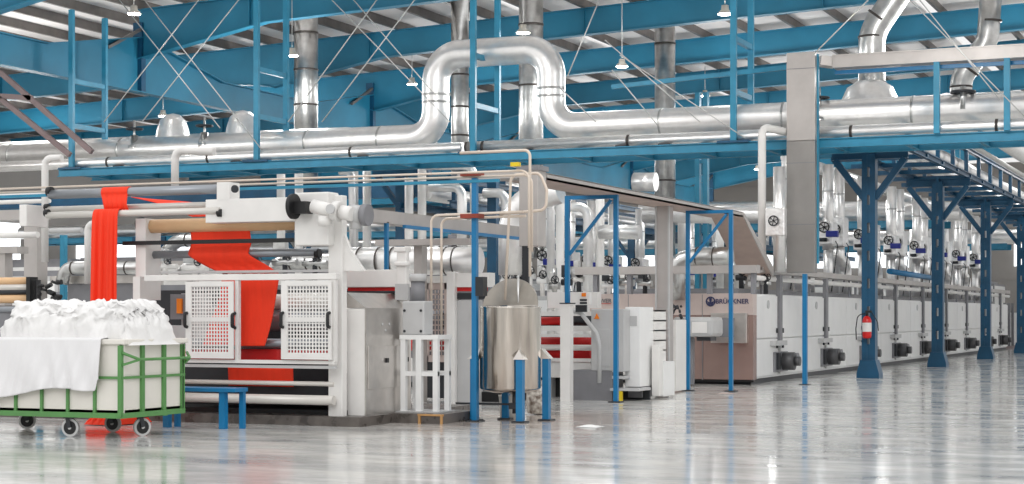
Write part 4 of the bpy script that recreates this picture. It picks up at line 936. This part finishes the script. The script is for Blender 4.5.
# heap of white cloth
def ridged(x, y, z): return 1 - abs(mn.noise(V((x, y, z)))) * 2
n1, n2 = 150, 64
hx0, hx1 = XY(11, 16.8), XY(181, 17.5); hy0, hy1 = CY0 + .09, CY1 - .1
grid = []
def sstep(t): t = max(0, min(1, t)); return t * t * (3 - 2 * t)
for j in range(n2 + 1):
    v = j / n2; row = []
    for i in range(n1 + 1):
        u = i / n1; x = hx0 + (hx1 - hx0) * u; y = hy0 + (hy1 - hy0) * v
        h = .40 * sstep(u / .12) * sstep((1 - u) / .10)
        h *= 1 - .22 * math.exp(-((u - .54) / .06) ** 2) - .08 * sstep((.45 - u) / -.3 + .2) * 0
        h *= sstep(v / .22) * .5 + .5 * min(1, v / .05) if v < .5 else sstep((1 - v) / .25)
        amp = min(1, h / .08)
        h0 = h; h += amp * (.07 * ridged(x * 2.2, y * 2 + 4, 0) + .05 * ridged(x * 4 + y * 3, y * 6, 2) + .025 * ridged(x * 9 - y * 4, y * 14, 5))
        row.append((x + amp * .05 * mn.noise(V((x * 3, y * 5, h0 * 9))), y - amp * (.07 * ridged(x * 1.6, h0 * 9 + x * 1.2, 3) + .06 * ridged(x * 3.5 + 2, h0 * 20 - x * 2, 6) + .03 * ridged(x * 9, h0 * 38 + x * 3, 8)) + amp * .05, ZR2 - .04 + h))
    grid.append(row)
MB().sheet(grid).build('cloth_heap', 'linen', label='big crumpled heap of white fabric piled in the laundry cart', cat='fabric')
# white sheet hanging over the front of the cart
grid = []; n1, n2 = 110, 40
xa, xb = XY(-28, CY0), XY(103, CY0)
for j in range(n2 + 1):
    v = j / n2; row = []
    for i in range(n1 + 1):
        u = i / n1; px = -28 + 131 * u
        yb = 398 - 10 * sstep(px / 64) + 3 * sstep((px - 66) / 26) - 12 * sstep((px - 97) / 6)
        zbm = onY(max(0, px), yb, CY0)[2]; x = xa + (xb - xa) * u
        if v < .12: y = CY0 + .12 - v / .12 * .16; z = ZR2 + .045 - .01 * (v / .12) ** 2
        else:
            k = (v - .12) / .88; z = ZR2 + .03 + (zbm - ZR2 - .03) * k
            x += -.08 * k * (1 - u) ; y = CY0 - .04 - k * (.045 + .028 * math.sin(x * 17 + 2.2 * math.sin(x * 5) - k * 4) + .014 * math.sin(x * 41 + k * 7 + math.sin(x * 9))) 
        row.append((x, y, z))
    grid.append(row)
MB().sheet(grid).build('draped_sheet', 'sheetcloth', solid=.006, label='plain white sheet draped over the front rim of the laundry cart', cat='fabric')

# red fabric through the machine
def ribbon(sections, nx=26, fold=.02, freq=30, sub=6, seed=0, tuck=None):
    """sections: list of (left point, right point, fold amount)"""
    out = []
    S = [(V(a), V(b), f) for a, b, f in sections]
    def cat(p0, p1, p2, p3, t): return .5 * ((2 * p1) + (p2 - p0) * t + (2 * p0 - 5 * p1 + 4 * p2 - p3) * t * t + (3 * p1 - p0 - 3 * p2 + p3) * t ** 3)
    for i in range(len(S) - 1):
        for k in range(sub if i < len(S) - 2 else sub + 1):
            t = k / sub; g = lambda j, w: S[max(0, min(len(S) - 1, j))][w]
            L = cat(g(i - 1, 0), g(i, 0), g(i + 1, 0), g(i + 2, 0), t); R = cat(g(i - 1, 1), g(i, 1), g(i + 1, 1), g(i + 2, 1), t); f = g(i, 2) * (1 - t) + g(i + 1, 2) * t
            row = []
            for q in range(nx + 1):
                u = q / nx; p = L.lerp(R, u)
                wv = math.sin(u * freq + seed) + .5 * math.sin(u * freq * 2.3 + seed * 2 + (i + t) * .5)
                row.append(p + V((0, -1, 0)) * f * wv)
            out.append(row)
    return out
Yo = YM - .3
y3 = Yo; z3 = (G(47, 215, Yo)[2] + G(220, 211, Yo)[2]) / 2
def xx(px, Y): return XY(px, Y)
zr1 = (G(50, 194, YM - .18)[2] + G(226, 189.5, YM - .18)[2]) / 2
# hanging strip
z_fl = .06
grid = ribbon([((xx(97, y3 + .1), y3 + .07, z3 - .02), (xx(121, y3 + .1), y3 + .07, z3 - .02), .0), ((xx(96.5, y3), y3 + .0, z3 + .06), (xx(121, y3), y3 + .0, z3 + .06), .0), ((xx(96, y3), y3 - .065, z3), (xx(121, y3), y3 - .065, z3), .01),
               ((xx(95.5, y3), y3 - .075, z3 - .3), (xx(121, y3), y3 - .075, z3 - .3), .02), ((xx(95, y3), y3 - .08, 1.8), (xx(121, y3), y3 - .08, 1.8), .025),
               ((xx(93, y3), y3 - .08, .8), (xx(122, y3), y3 - .08, .8), .028), ((xx(90, y3), y3 - .1, .12), (xx(128, y3), y3 - .1, .12), .03)], freq=21, nx=60)
st1 = thing('red_cloth_strip', 'folded orange-red cloth strip hanging from the front roller down behind the cart', 'cloth', (xx(108, y3), y3 - .08, 0), 'orange-red cloth threaded through the machine')
MB().sheet(grid).build('cloth', 'red', st1, solid=.008)
xc2, yc2 = XY(109, y3 - .8), y3 - .8
g2 = []
for j in range(25):
    row = []
    for i in range(61):
        u = i / 60; v = j / 24; e = math.sin(math.pi * u) ** .35 * math.sin(math.pi * v) ** .45
        row.append((xc2 + (u - .5) * .48, y3 - 1.0 + v * .8, .01 + e * (.14 + .12 * v + .05 * math.sin(u * 34 + v * 3) + .03 * math.sin(u * 60 - v * 9))))
    g2.append(row)
MB().sheet(g2).build('cloth_pile', 'red', label='small pile of orange-red cloth on the floor under the cart', cat='cloth')
# over the top roller
yt = YM - .18; ring = []
for k, a in enumerate([-40, 0, 45, 90, 135, 180, 215]):
    an = math.radians(a); ring.append(((xx(104 + .4 * k * 0, yt), yt + .07 * math.cos(an), zr1 + .07 * math.sin(an)), (xx(130, yt), yt + .07 * math.cos(an), zr1 + .07 * math.sin(an)), .003))
ring.append(((xx(108, yt), yt - .1, z3 + .12), (xx(131, yt), yt - .1, z3 + .12), .008)); ring.append(((xx(106, yt), yt - .02, z3 + .0), (xx(131, yt), yt - .02, z3 + .0), .008))
st2 = thing('red_cloth_strip', 'short orange-red cloth strip wrapped over the top roller', 'cloth', (xx(117, yt), yt, z3), 'orange-red cloth threaded through the machine')
MB().sheet(ribbon(ring, freq=30, nx=40, sub=3)).build('cloth', 'red', st2, solid=.008)
# from behind the top roller to the tan roller, down over grey roller, into the machine
ytn = YM + .05; ztn = (G(141, 224, ytn)[2] + G(302, 220.5, ytn)[2]) / 2; yg2 = YM + .1; zg2 = (G(151, 254, yg2)[2] + G(318, 253, yg2)[2]) / 2
secs = [((xx(131, YM + .6), YM + .6, onY(131, 197, YM + .6)[2]), (xx(150, YM + .7), YM + .7, onY(150, 199, YM + .7)[2]), 0),
        ((xx(160, YM + .5), YM + .5, onY(160, 204, YM + .5)[2]), (xx(205, YM + .55), YM + .55, onY(205, 204, YM + .55)[2]), 0),
        ((xx(188, ytn), ytn + .1, ztn + .09), (xx(250, ytn), ytn + .1, ztn + .09), 0)]
MB().sheet(ribbon(secs, fold=0, nx=12)).build('red_cloth_web', 'red', solid=.008, label='flat orange-red cloth web crossing from the top roller back to the tan roller', cat='cloth', group='orange-red cloth threaded through the machine')
secs = [((xx(191, ytn), ytn - .01, ztn - .105), (xx(250, ytn), ytn - .01, ztn - .105), 0), ((xx(191.5, ytn), ytn + .0, G(0, 240)[2] if False else onY(200, 243, ytn)[2]), (xx(251, ytn), ytn + .0, onY(251, 243, ytn)[2]), .006),
        ((xx(192, yg2), yg2 - .07, zg2 + .04), (xx(252, yg2), yg2 - .07, zg2 + .04), 0), ((xx(193, yg2), yg2 - .075, zg2 - .03), (xx(253, yg2), yg2 - .075, zg2 - .03), 0),
        ((xx(206, yg2), yg2 - .0, onY(206, 266, yg2)[2]), (xx(268, yg2), yg2 - .0, onY(268, 266, yg2)[2]), .004), ((xx(222, YM + .1), YM + .1, onY(222, 273.5, YM + .1)[2]), (xx(279, YM + .1), YM + .1, onY(279, 273.5, YM + .1)[2]), .004)]
MB().sheet(ribbon(secs, nx=20)).build('red_cloth_web', 'red', solid=.008, label='orange-red cloth web falling from the tan roller and slanting over the grey roller', cat='cloth', group='orange-red cloth threaded through the machine')
yi = YM + .0
secs = [((xx(222, yi), yi, onY(222, 279, yi)[2]), (xx(279, yi), yi, onY(279, 279, yi)[2]), .003), ((xx(218, yi), yi + .02, onY(218, 300, yi)[2]), (xx(275, yi), yi + .02, onY(275, 300, yi)[2]), .006),
        ((xx(208, yi), yi + .03, onY(208, 325, yi)[2]), (xx(270, yi), yi + .03, onY(270, 325, yi)[2]), .006), ((xx(203, yi), yi, onY(203, 346, yi)[2]), (xx(265, yi), yi, onY(265, 346, yi)[2]), .004)]
MB().sheet(ribbon(secs, nx=24, freq=14)).build('red_cloth_web', 'red', solid=.008, label='orange-red cloth web seen between the two guard doors', cat='cloth', group='orange-red cloth threaded through the machine')
yi = YM + .22
secs = [((xx(238, yi), yi, onY(238, 349, yi)[2]), (xx(281, yi), yi, onY(281, 349, yi)[2]), 0), ((xx(236, yi), yi, onY(236, 362, yi)[2]), (xx(281, yi), yi, onY(281, 362, yi)[2]), 0)]
MB().sheet(ribbon(secs, nx=8)).build('red_cloth_web', 'redroll', solid=.008, label='darker red cloth below the web, behind the lower guard rail', cat='cloth', group='orange-red cloth threaded through the machine')
yi = YM - .05
secs = [((xx(228, yi), yi, onY(228, 366, yi)[2]), (xx(293, yi), yi, onY(293, 368, yi)[2]), .0), ((xx(228, yi), yi + .02, onY(228, 385.5, yi)[2]), (xx(293, yi), yi + .02, onY(293, 387, yi)[2]), .006)]
MB().sheet(ribbon(secs, nx=20, freq=9)).build('red_cloth_web', 'red', solid=.008, label='orange-red cloth band hanging below the lower guard rail', cat='cloth', group='orange-red cloth threaded through the machine')
# blue bench
bx0, bx1 = XY(158, 18.3), XY(235, 18.3); zb_ = onY(215, 388, 18.3)[2]
bn = thing('work_bench', 'low bright blue steel bench between the cart and the padding machine', 'bench', ((bx0 + bx1) / 2, 18.5, 0))
MB().box(bx0, bx1, 18.3, 18.6, zb_ - .05, zb_).build('top', 'bright', bn, bevel=.006)
for x in (bx1 - .25, bx0 + .05): MB().box(x, x + .08, 18.33, 18.41, 0, zb_ - .05).build('leg', 'bright', bn)
for x in (bx1 - .05, bx0 + .12): MB().box(x - .03, x + .03, 18.52, 18.58, 0, zb_ - .05).build('leg', 'bright', bn)

# ================================================================== LEFT SIDE AND BACKGROUND
def onY_Z(px, Y): return Y / ray(px, HY)[1]
def vpipe(px, y0, y1, Y, r, lab, m='cream', elbow=None, name='white_pipe', group=None):
    a = onY(px, y1, Y); b_ = onY(px, y0, Y); pts = [a, b_]
    if elbow: pts.append(onY(*elbow, Y + .02)) 
    return pipe(name, lab, pts, r, m=m, rb=r * 2.2, group=group)
vpipe(45, 158, 262, 22.5, .055, 'slim white pipe standing at far left with an elbow at the top', elbow=(62, 158))
vpipe(175, 150, 190, 22.5, .06, 'slim white pipe rising above the padding machine to the rack', elbow=(214, 152))
vpipe(88, 224, 284, 21.6, .055, 'short white hooked pipe left of the hanging red strip', elbow=(100, 224))
for a, b_, Y, r, m, lab in [((-20, 196), (60, 191), 23, .04, 'cream', 'thin white pipe level with the top roller at far left'), ((-20, 236), (38, 239), 25, .055, 'cream', 'white horizontal pipe at the far left edge'),
                            ((48, 231), (82, 230), 25, .05, 'grey', 'short grey pipe left of the hanging red strip'), ((-20, 203), (50, 203), 26, .04, 'cream', 'second thin white pipe at the far left edge')]:
    p, q = onY(*a, Y), onY(*b_, Y); pipe('wall_pipe', lab, [p, (q[0], Y, p[2])], r, m=m)
ga = thing('grey_gantry', 'grey beige steel post with crossbeam at far left', 'frame', (XY(31, 26), 26, 0))
xbox(MB(), (24, 219), (37, 330), 0, .3, 26).build('post', 'tray', ga); xbox(MB(), (-20, 211), (40, 219), -.05, .3, 26).build('beam', 'tray', ga)
g3 = thing('grey_bracket', 'grey steel bracket frame cut by the left picture edge', 'frame', (XY(2, 24), 24, 0))
xbox(MB(), (-20, 247), (17, 253), 0, .3, 24).build('beam', 'tray', g3); xbox(MB(), (-20, 253), (3, 340), .05, .25, 24).build('post', 'tray', g3)
uw = thing('cloth_unwinder', 'roller unit with pale rolls and black fittings behind the cart at far left', 'machine', (XY(20, 23.2), 23.2, 0))
for py, r, m in ((281, .06, 'tan'), (287.5, .06, 'rollerwhite'), (292, .05, 'dark'), (299, .07, 'tan'), (309, .06, 'rollergrey')):
    o = MB(); roll(o, (-20, py), (32, py), r, 23.2); o.build('roller', m, uw)
xbox(MB(), (30, 277), (34, 303), -.1, .1, 23.2).build('end_plate', 'black', uw)
xbox(MB(), (-20, 310), (60, 345), 0, .5, 23.2).build('base', 'mid', uw)
b = MB()
for k in range(16):
    a = onY(36 + random.random() * 24, 281 + random.random() * 17, 23.1); b.cyl(a, (a[0] + random.uniform(.04, .16), a[1], a[2] + random.uniform(-.05, .05)), random.uniform(.02, .045), 8)
b.cyl(onY(38, 345, 23.2), onY(38, 280, 23.2), .05, 8).build('fittings', 'black', uw)
pipe('elbow_duct', 'silver banded duct running behind the hanging red strip', [onY(62, 283, 26), onY(66, 268, 26), onY(148, 268, 26)], .12, 'galv', rb=.25, bands=[(onY(p_, 268, 26), onY(p_ + 1.5, 268, 26)) for p_ in (73, 127, 146)])
ht = thing('hood_trough', 'grey sheet metal trough below the silver duct behind the red strip', 'trough', (XY(100, 26.2), 26.2, 0))
xbox(MB(), (50, 276), (142, 283), 0, .6, 26.2).build('rim', 'steel', ht); xbox(MB(), (66, 283), (140, 305), .05, .55, 26.2).build('body', 'mid', ht)
xbox(MB(), (70, 305), (74, 400), .1, .2, 26.2).build('leg', 'mid', ht); xbox(MB(), (132, 305), (136, 400), .1, .2, 26.2).build('leg', 'mid', ht)
for px, y0, y1 in ((62, 235, 275), (38, 242, 270)):
    p, q = onY(px, y1, 27), onY(px, y0, 27); MB().box(p[0] - .05, p[0] + .05, 27, 27.1, 0, q[2]).build('blue_post', 'blue', label='thin blue post at far left, ' + ('behind the slim white pipe' if px == 62 else 'beside the grey beige post'), cat='post')
# silver banded duct beyond the padding machine
pipe('horizontal_duct', 'long silver duct with dark joint rings behind the padding machine frame', [onY(352, 261, 27), onY(479, 261, 27)], .24, 'alu', bands=[(onY(p_, 261, 27), onY(p_ + 1.3, 261, 27)) for p_ in (361, 380, 394, 447, 456)], seg=22)
# grey cable tray crossing between padding machine and tank
Xt = -11.6
t2 = thing('lower_cable_tray', 'grey cable tray sloping past the motor stand, held by thin blue posts', 'cable tray', (Xt, 24, 2.6))
ya, yb2 = YX(372, Xt), YX(535, Xt); zt3 = onX(455, 229, Xt)[2]
MB().box(Xt - .3, Xt, ya, yb2, zt3 - .02, zt3).box(Xt - .02, Xt, ya, yb2, zt3, zt3 + .16).box(Xt - .3, Xt - .28, ya, yb2, zt3, zt3 + .16).build('tray_channel', 'tray', t2)
MB().box(Xt - .02, Xt + .03, ya + 1.0, yb2, zt3 - .07, zt3 - .02).build('bearer', 'bright', t2)
x = XY(387, 23.6)
MB().box(Xt - .05, Xt + .0, YX(387, Xt), YX(387, Xt) + .06, 1.3, zt3).build('hanger_post', 'bright', t2)
MB().box(XY(375, 24.8), XY(470, 24.8), 24.8, 25.1, onY(420, 245, 24.8)[2], onY(420, 239, 24.8)[2]).build('second_tray', 'tray', label='level grey tray beam just below the lower cable tray', cat='cable tray')
MB().box(XY(411, 25), XY(419, 25), 25.1, 25.3, .0, onY(415, 240, 25)[2]).build('tray_post', 'tray', label='grey square post behind the geared motor', cat='post')

# second oven line
X2 = -16.6
def block(name, lab, x0, x1, y0, y1, h, m='grey', m2='white', k=4, cat='machine', top=True):
    r = thing(name, lab, cat, ((x0 + x1) / 2, (y0 + y1) / 2, 0))
    MB().box(x0, x1, y0, y1, .1, h).build('body', m, r)
    MB().box(x0 + .05, x1 - .05, y0 + .05, y1 - .05, 0, .1).build('plinth', 'dark', r)
    n = max(2, int((x1 - x0) / 1.1))
    for i in range(n):
        a = x0 + (x1 - x0) * (i + .06) / n; c_ = x0 + (x1 - x0) * (i + .94) / n
        MB().box(a, c_, y0 - .03, y0, .25, h - .12).build('panel', m2, r)
    n = max(2, int((y1 - y0) / 2.2))
    for i in range(n):
        a = y0 + (y1 - y0) * (i + .05) / n; c_ = y0 + (y1 - y0) * (i + .95) / n
        MB().box(x1, x1 + .03, a, c_, .2, h - .1).build('panel', m2, r)
    if top:
        b = MB(); b.box(x0 + .3, x1 - .3, y0 + .4, y1 - .4, h, h + .14); b.build('roof_deck', 'mid', r)
    return r
MB().ibeam((-44, 44, 4.95), (-19, 44, 4.95), .5, .25, .03).build('cross_girder', 'deep', label='deep dark blue girder low behind the hanging pipe rack, spanning left', cat='beam')
block('second_oven_line', 'second white oven line seen far behind the roller section', X2 - 3.6, X2, 42, 88, 1.9)
r2w = ['nearest pair, left', 'nearest pair, right', 'third', 'fourth', 'fifth', 'sixth', 'seventh', 'eighth']
Xr2 = -17.2
for i, px in enumerate((548, 570, 592, 613, 640, 690, 716, 738)):
    Y = YX(px, Xr2)
    if Y > 84: break
    dup(r0, (Xr2, Y, 1.2), 'shiny insulated riser with foil valve box over the second oven line, ' + r2w[i], 'insulated risers over the second oven line')
# vertical white pipes below the rack
lst = [(281, 163, 195, 39.8), (299, 165, 200, 40), (354, 166, 246, 39.6), (367, 164, 216, 40.1), (409, 178, 228, 39.6), (422, 163, 228, 39.9), (560, 186, 262, 40.2), (600, 190, 262, 41)]
for i, (px, y0, y1, Y) in enumerate(lst):
    nm = ['under the rack above the gearbox, left of a pair', 'under the rack above the gearbox, right of a pair', 'right of the machine gearbox, left of a pair', 'right of the machine gearbox, right of a pair', 'above the lower cable tray, left of a pair',
          'above the lower cable tray, right of a pair', 'behind the left leg of the nearer portal frame', 'inside the nearer portal frame'][i]
    vpipe(px, y0, HY + HC * F / onY_Z(px, Y), Y, .11, 'thick white vertical pipe ' + nm, m='cream', name='white_downpipe', group='white vertical pipes under the rack')
for i, (pts, Y, r) in enumerate([([(425, 166), (474, 166), (474, 214)], 39.3, .1), ([(430, 187), (462, 187), (462, 232)], 39.0, .12), ([(484, 193), (506, 193), (506, 235)], 40, .12), ([(556, 207), (588, 207), (588, 262)], 40.5, .12), ([(340, 171), (352, 171), (356, 175)], 39, .1), ([(541, 200), (551, 202), (551, 262)], 40.8, .1)]):
    pipe('elbow_pipe', 'silver elbow pipe turning down under the rack, ' + ['topmost, left of the blue post', 'left of the blue post, lower one', 'right of the blue post', 'inside the nearer portal frame', 'above the gearbox motor', 'left of the nearer portal frame'][i], [onY(*p_, Y) for p_ in pts[:-1]] + [(onY(*pts[-1], Y)[0], Y, .0)], r, rb=.25, group='elbow pipes under the rack')
p_ = [onY(512, 275, 33), onY(512, 205, 33), onY(560, 190, 33)]
pipe('curved_duct', 'wide white curved duct behind the square duct', p_, .28, 'alu', rb=.7, seg=20)
# blue structure behind
MB().box(XY(487, 40.2), XY(496, 40.2), 40.2, 40.4, 0, 5.05).build('blue_column', 'deep', label='broad dark blue column behind the tank', cat='column')
def ycol2(px, Y, zt, lab, s=1.):
    X = XY(px, Y); r = thing('y_column', lab, 'column', (X, Y, 0), 'distant Y-headed blue columns')
    MB().box(X - .13, X + .13, Y - .12, Y + .12, 0, zt).build('shaft', 'deep', r)
    MB().box(X - .8, X + .8, Y - .1, Y + .1, zt, zt + .2).build('head_beam', 'deep', r)
    for k in (-1, 1): MB().beam((X + k * .1, Y, zt - .75), (X + k * .7, Y, zt + .03), .12, .12).build('knee_brace', 'deep', r)
ycol2(402, 40.2, 4.95, 'dark blue Y-headed column standing behind the lower cable tray')
ycol2(632, 60, 4.25, 'distant Y-headed blue column seen through the portal frame')
ycol2(548, 56, 4.25, 'distant Y-headed blue column left of the portal frame')
ycol2(300, 59.4, 4.4, 'distant Y-headed blue column behind the gearbox')
ycol2(150, 60, 4.4, 'distant Y-headed blue column behind the hanging red strip')
def brack(Y, z, x0, x1, lab, pipes, s=.2):
    r = thing('pipe_rack', lab, 'pipe rack', ((x0 + x1) / 2, Y, z - .2))
    for y in (Y, Y + 1.4): MB().ibeam((x0, y, z), (x1, y, z), .24, .16, .03).build('beam', 'blue', r)
    X = x0 + .5
    while X < x1: MB().box(X - .05, X + .05, Y + .1, Y + 1.3, z - .1, z + .05).build('cross_beam', 'deep', r); X += 2
    for i, (dy, rr) in enumerate(pipes):
        pipe('far_rack_pipe', 'silver pipe on the %s, %s' % (lab.split(',')[0], ['front one', 'middle one', 'rear one'][i]), [(x0 - .5, Y + dy, z + .13 + rr), (x1 + .5, Y + dy, z + .13 + rr)], rr)
brack(45.5, 4.75, -46, -19.3, 'second blue pipe rack low behind the hanging rack, spanning left', [(.2, .15), (.75, .22), (1.25, .12)])
brack(60, 4.5, -48, -9.8, 'third blue pipe rack deep in the hall, below eye of the portal frames', [(.3, .25), (1.1, .2)])
brack(76, 4.3, -48, -9.8, 'farthest blue pipe rack near the back wall', [(.3, .3), (1.0, .22)])
l2 = thing('lengthwise_rack', 'second lengthwise blue truss rack over the second oven line', 'pipe rack', (-19.5, 41, 4.0))
for x in (-20.2, -18.8):
    MB().ibeam((x, 40, 4.2), (x, 88, 4.2), .2, .14, .03).build('lower_chord', 'deep', l2); MB().ibeam((x, 40, 4.85), (x, 88, 4.85), .14, .12, .03).build('upper_chord', 'deep', l2)
    for k in range(20): MB().box(x - .05, x + .05, 40.2 + k * 2.4, 40.3 + k * 2.4, 4.3, 4.79).build('upright', 'deep', l2)
pipe('rack_pipe', 'silver pipe riding in the second lengthwise truss', [(-19.5, 40, 4.5), (-19.5, 88, 4.5)], .2)
pipe('cross_duct', 'pale silver duct crossing behind the far portal frame', [onY(644, 215, 44), onY(760, 215, 44)], .22, 'alu')
pipe('foil_duct', 'short foil wrapped duct end above the cable tray, left of the tall round stack', [onY(634, 182, 46), onY(656, 182, 46)], .26, 'foil')
pipe('cross_duct', 'silver duct lying level inside the nearer portal frame', [onY(600, 232, 40.5), onY(640, 232, 40.5)], .18, 'alu')
pipe('cross_duct', 'long pale duct near the back wall, right of centre', [onY(640, 208, 95), onY(1000, 208, 95)], .35, 'alu')
for px, Y, r, i in ((720, 52, .12, 0), (738, 55, .12, 1), (668, 48, .13, 2), (682, 50, .13, 3)):
    a, b_ = onY(px, 262, Y), onY(px, 222, Y); pipe('white_downpipe', 'thin pale vertical pipe behind the far portal frame, %s counted from the column' % ['third', 'fourth', 'first', 'second'][i], [(a[0], Y, 2.2), (b_[0], Y, 4.2)], r, m='cream')
# distant machinery filling the left half
specs = [(-26.6, -23.6, 44, 70, 2.6, 'pale distant machine block behind the gearbox', 'grey', 'white'), (-31.5, -27.0, 41, 58, 2.9, 'broad pale distant machine block behind the hanging red strip', 'tray', 'cream'),
         (-38.0, -33.5, 44, 66, 3.0, 'distant machine block behind the left picture edge', 'mid', 'white'), (-24.0, -19.0, 31.0, 35, 1.9, 'grey machine block behind the padding machine, left half', 'mid', 'grey'),
         (-17.6, -14.6, 30.5, 34, 1.75, 'grey machine block behind the nip unit', 'mid', 'cream'), (-30, -25.5, 33, 37, 2.3, 'white machine block behind the unwinder', 'grey', 'white'),
         (-46, -40, 60, 80, 3.2, 'far machine block by the left wall', 'mid', 'cream'), (-22, -12.5, 92, 96, 3.0, 'far machine block at the foot of the back wall, left', 'mid', 'white'), (-9, -1, 92, 97, 3.2, 'far machine block at the foot of the back wall, right', 'grey', 'white')]
for s_ in specs: block('machine_block', s_[5], s_[0], s_[1], s_[2], s_[3], s_[4], s_[6], s_[7])
for i, (px, py, Y, R_w) in enumerate([(215, 262, 30.5, .2), (300, 262, 30.2, .17), (195, 240, 33, .15)]):
    pipe('elbow_duct', 'silver duct bend behind the padding machine rollers, ' + ['left one', 'right one', 'upper one'][i], [onY(px - 30, py + 14, Y), onY(px - 18, py, Y), onY(px + 35, py, Y)], R_w, 'galv', rb=.4,
         bands=[(onY(px + d, py, Y), onY(px + d + 1.5, py, Y)) for d in (-8, 8, 22)])
def clutter(n, x0, x1, y0, y1, Y, names, seed, where, cols=('galv', 'cream', 'mid', 'dark', 'white')):
    """valve stations: small pipe runs with boxes, each one a thing of its own"""
    rnd = random.Random(seed)
    for i in range(n):
        px = x0 + (x1 - x0) * (i + .5) / n; p = onY(px, y1, Y); q = onY(px, y0, Y); wd = (onY(px + (x1 - x0) / n, y1, Y)[0] - p[0]) * .4
        r = thing('valve_station', 'small pipe and valve station %s, %s from the left' % (where, ORD[i]), 'valve station', (p[0], Y, p[2]), names)
        MB().cyl(p, q, .05, 10).build('stand_pipe', rnd.choice(cols), r)
        zc_ = p[2] + (q[2] - p[2]) * rnd.uniform(.3, .7)
        MB().cyl((p[0] - wd, Y, zc_), (p[0] + wd, Y, zc_), rnd.uniform(.04, .08), 10).build('branch_pipe', rnd.choice(cols), r)
        MB().box(p[0] - wd * .8, p[0] + wd * .2, Y - .1, Y + .05, zc_ + .1, zc_ + .1 + rnd.uniform(.12, .3)).build('valve_body', rnd.choice(cols), r, bevel=.01)
        wheel((p[0] + wd * .5, Y - .12, zc_ + .12), .08, r, 'y'); MB().cyl((p[0] + wd * .5, Y - .12, zc_ + .12), (p[0] + wd * .5, Y, zc_ + .05), .02, 6).build('spindle', 'dark', r)
clutter(7, 500, 585, 268, 296, 33.2, 'valve stations above the roller section', 3, 'above the roller section')
clutter(5, 600, 690, 274, 294, 34.4, 'valve stations on the entry housing', 5, 'on top of the entry housing')
clutter(6, 150, 330, 250, 280, 29.0, 'valve stations behind the machine guard', 8, 'behind the guard of the padding machine')
clutter(3, 735, 772, 268, 294, 35.6, 'valve stations left of the trunking', 11, 'left of the tall trunking foot')
clutter(4, 420, 475, 240, 275, 28.5, 'valve stations behind the geared motor', 12, 'behind the geared motor')
# small litter on the floor
for (px, py, nme, m, lab) in [(590, 427, 'plastic_scrap', 'white', 'crumpled clear white plastic scrap on the floor right of the tank'), (726, 394, 'cloth_scrap', 'panelpink', 'pinkish cloth scrap on the floor by the portal frame leg')]:
    p = fl(px, py); g2 = [[(p[0] + (i / 16 - .5) * .3, p[1] + (j / 10 - .5) * .3, .004 + .022 * math.sin(math.pi * i / 16) * math.sin(math.pi * j / 10) * (1 + mn.noise(V((i * .7, j * .9, 1)))) ) for i in range(17)] for j in range(11)]
    MB().sheet(g2).build(nme, m, label=lab, cat='scrap')
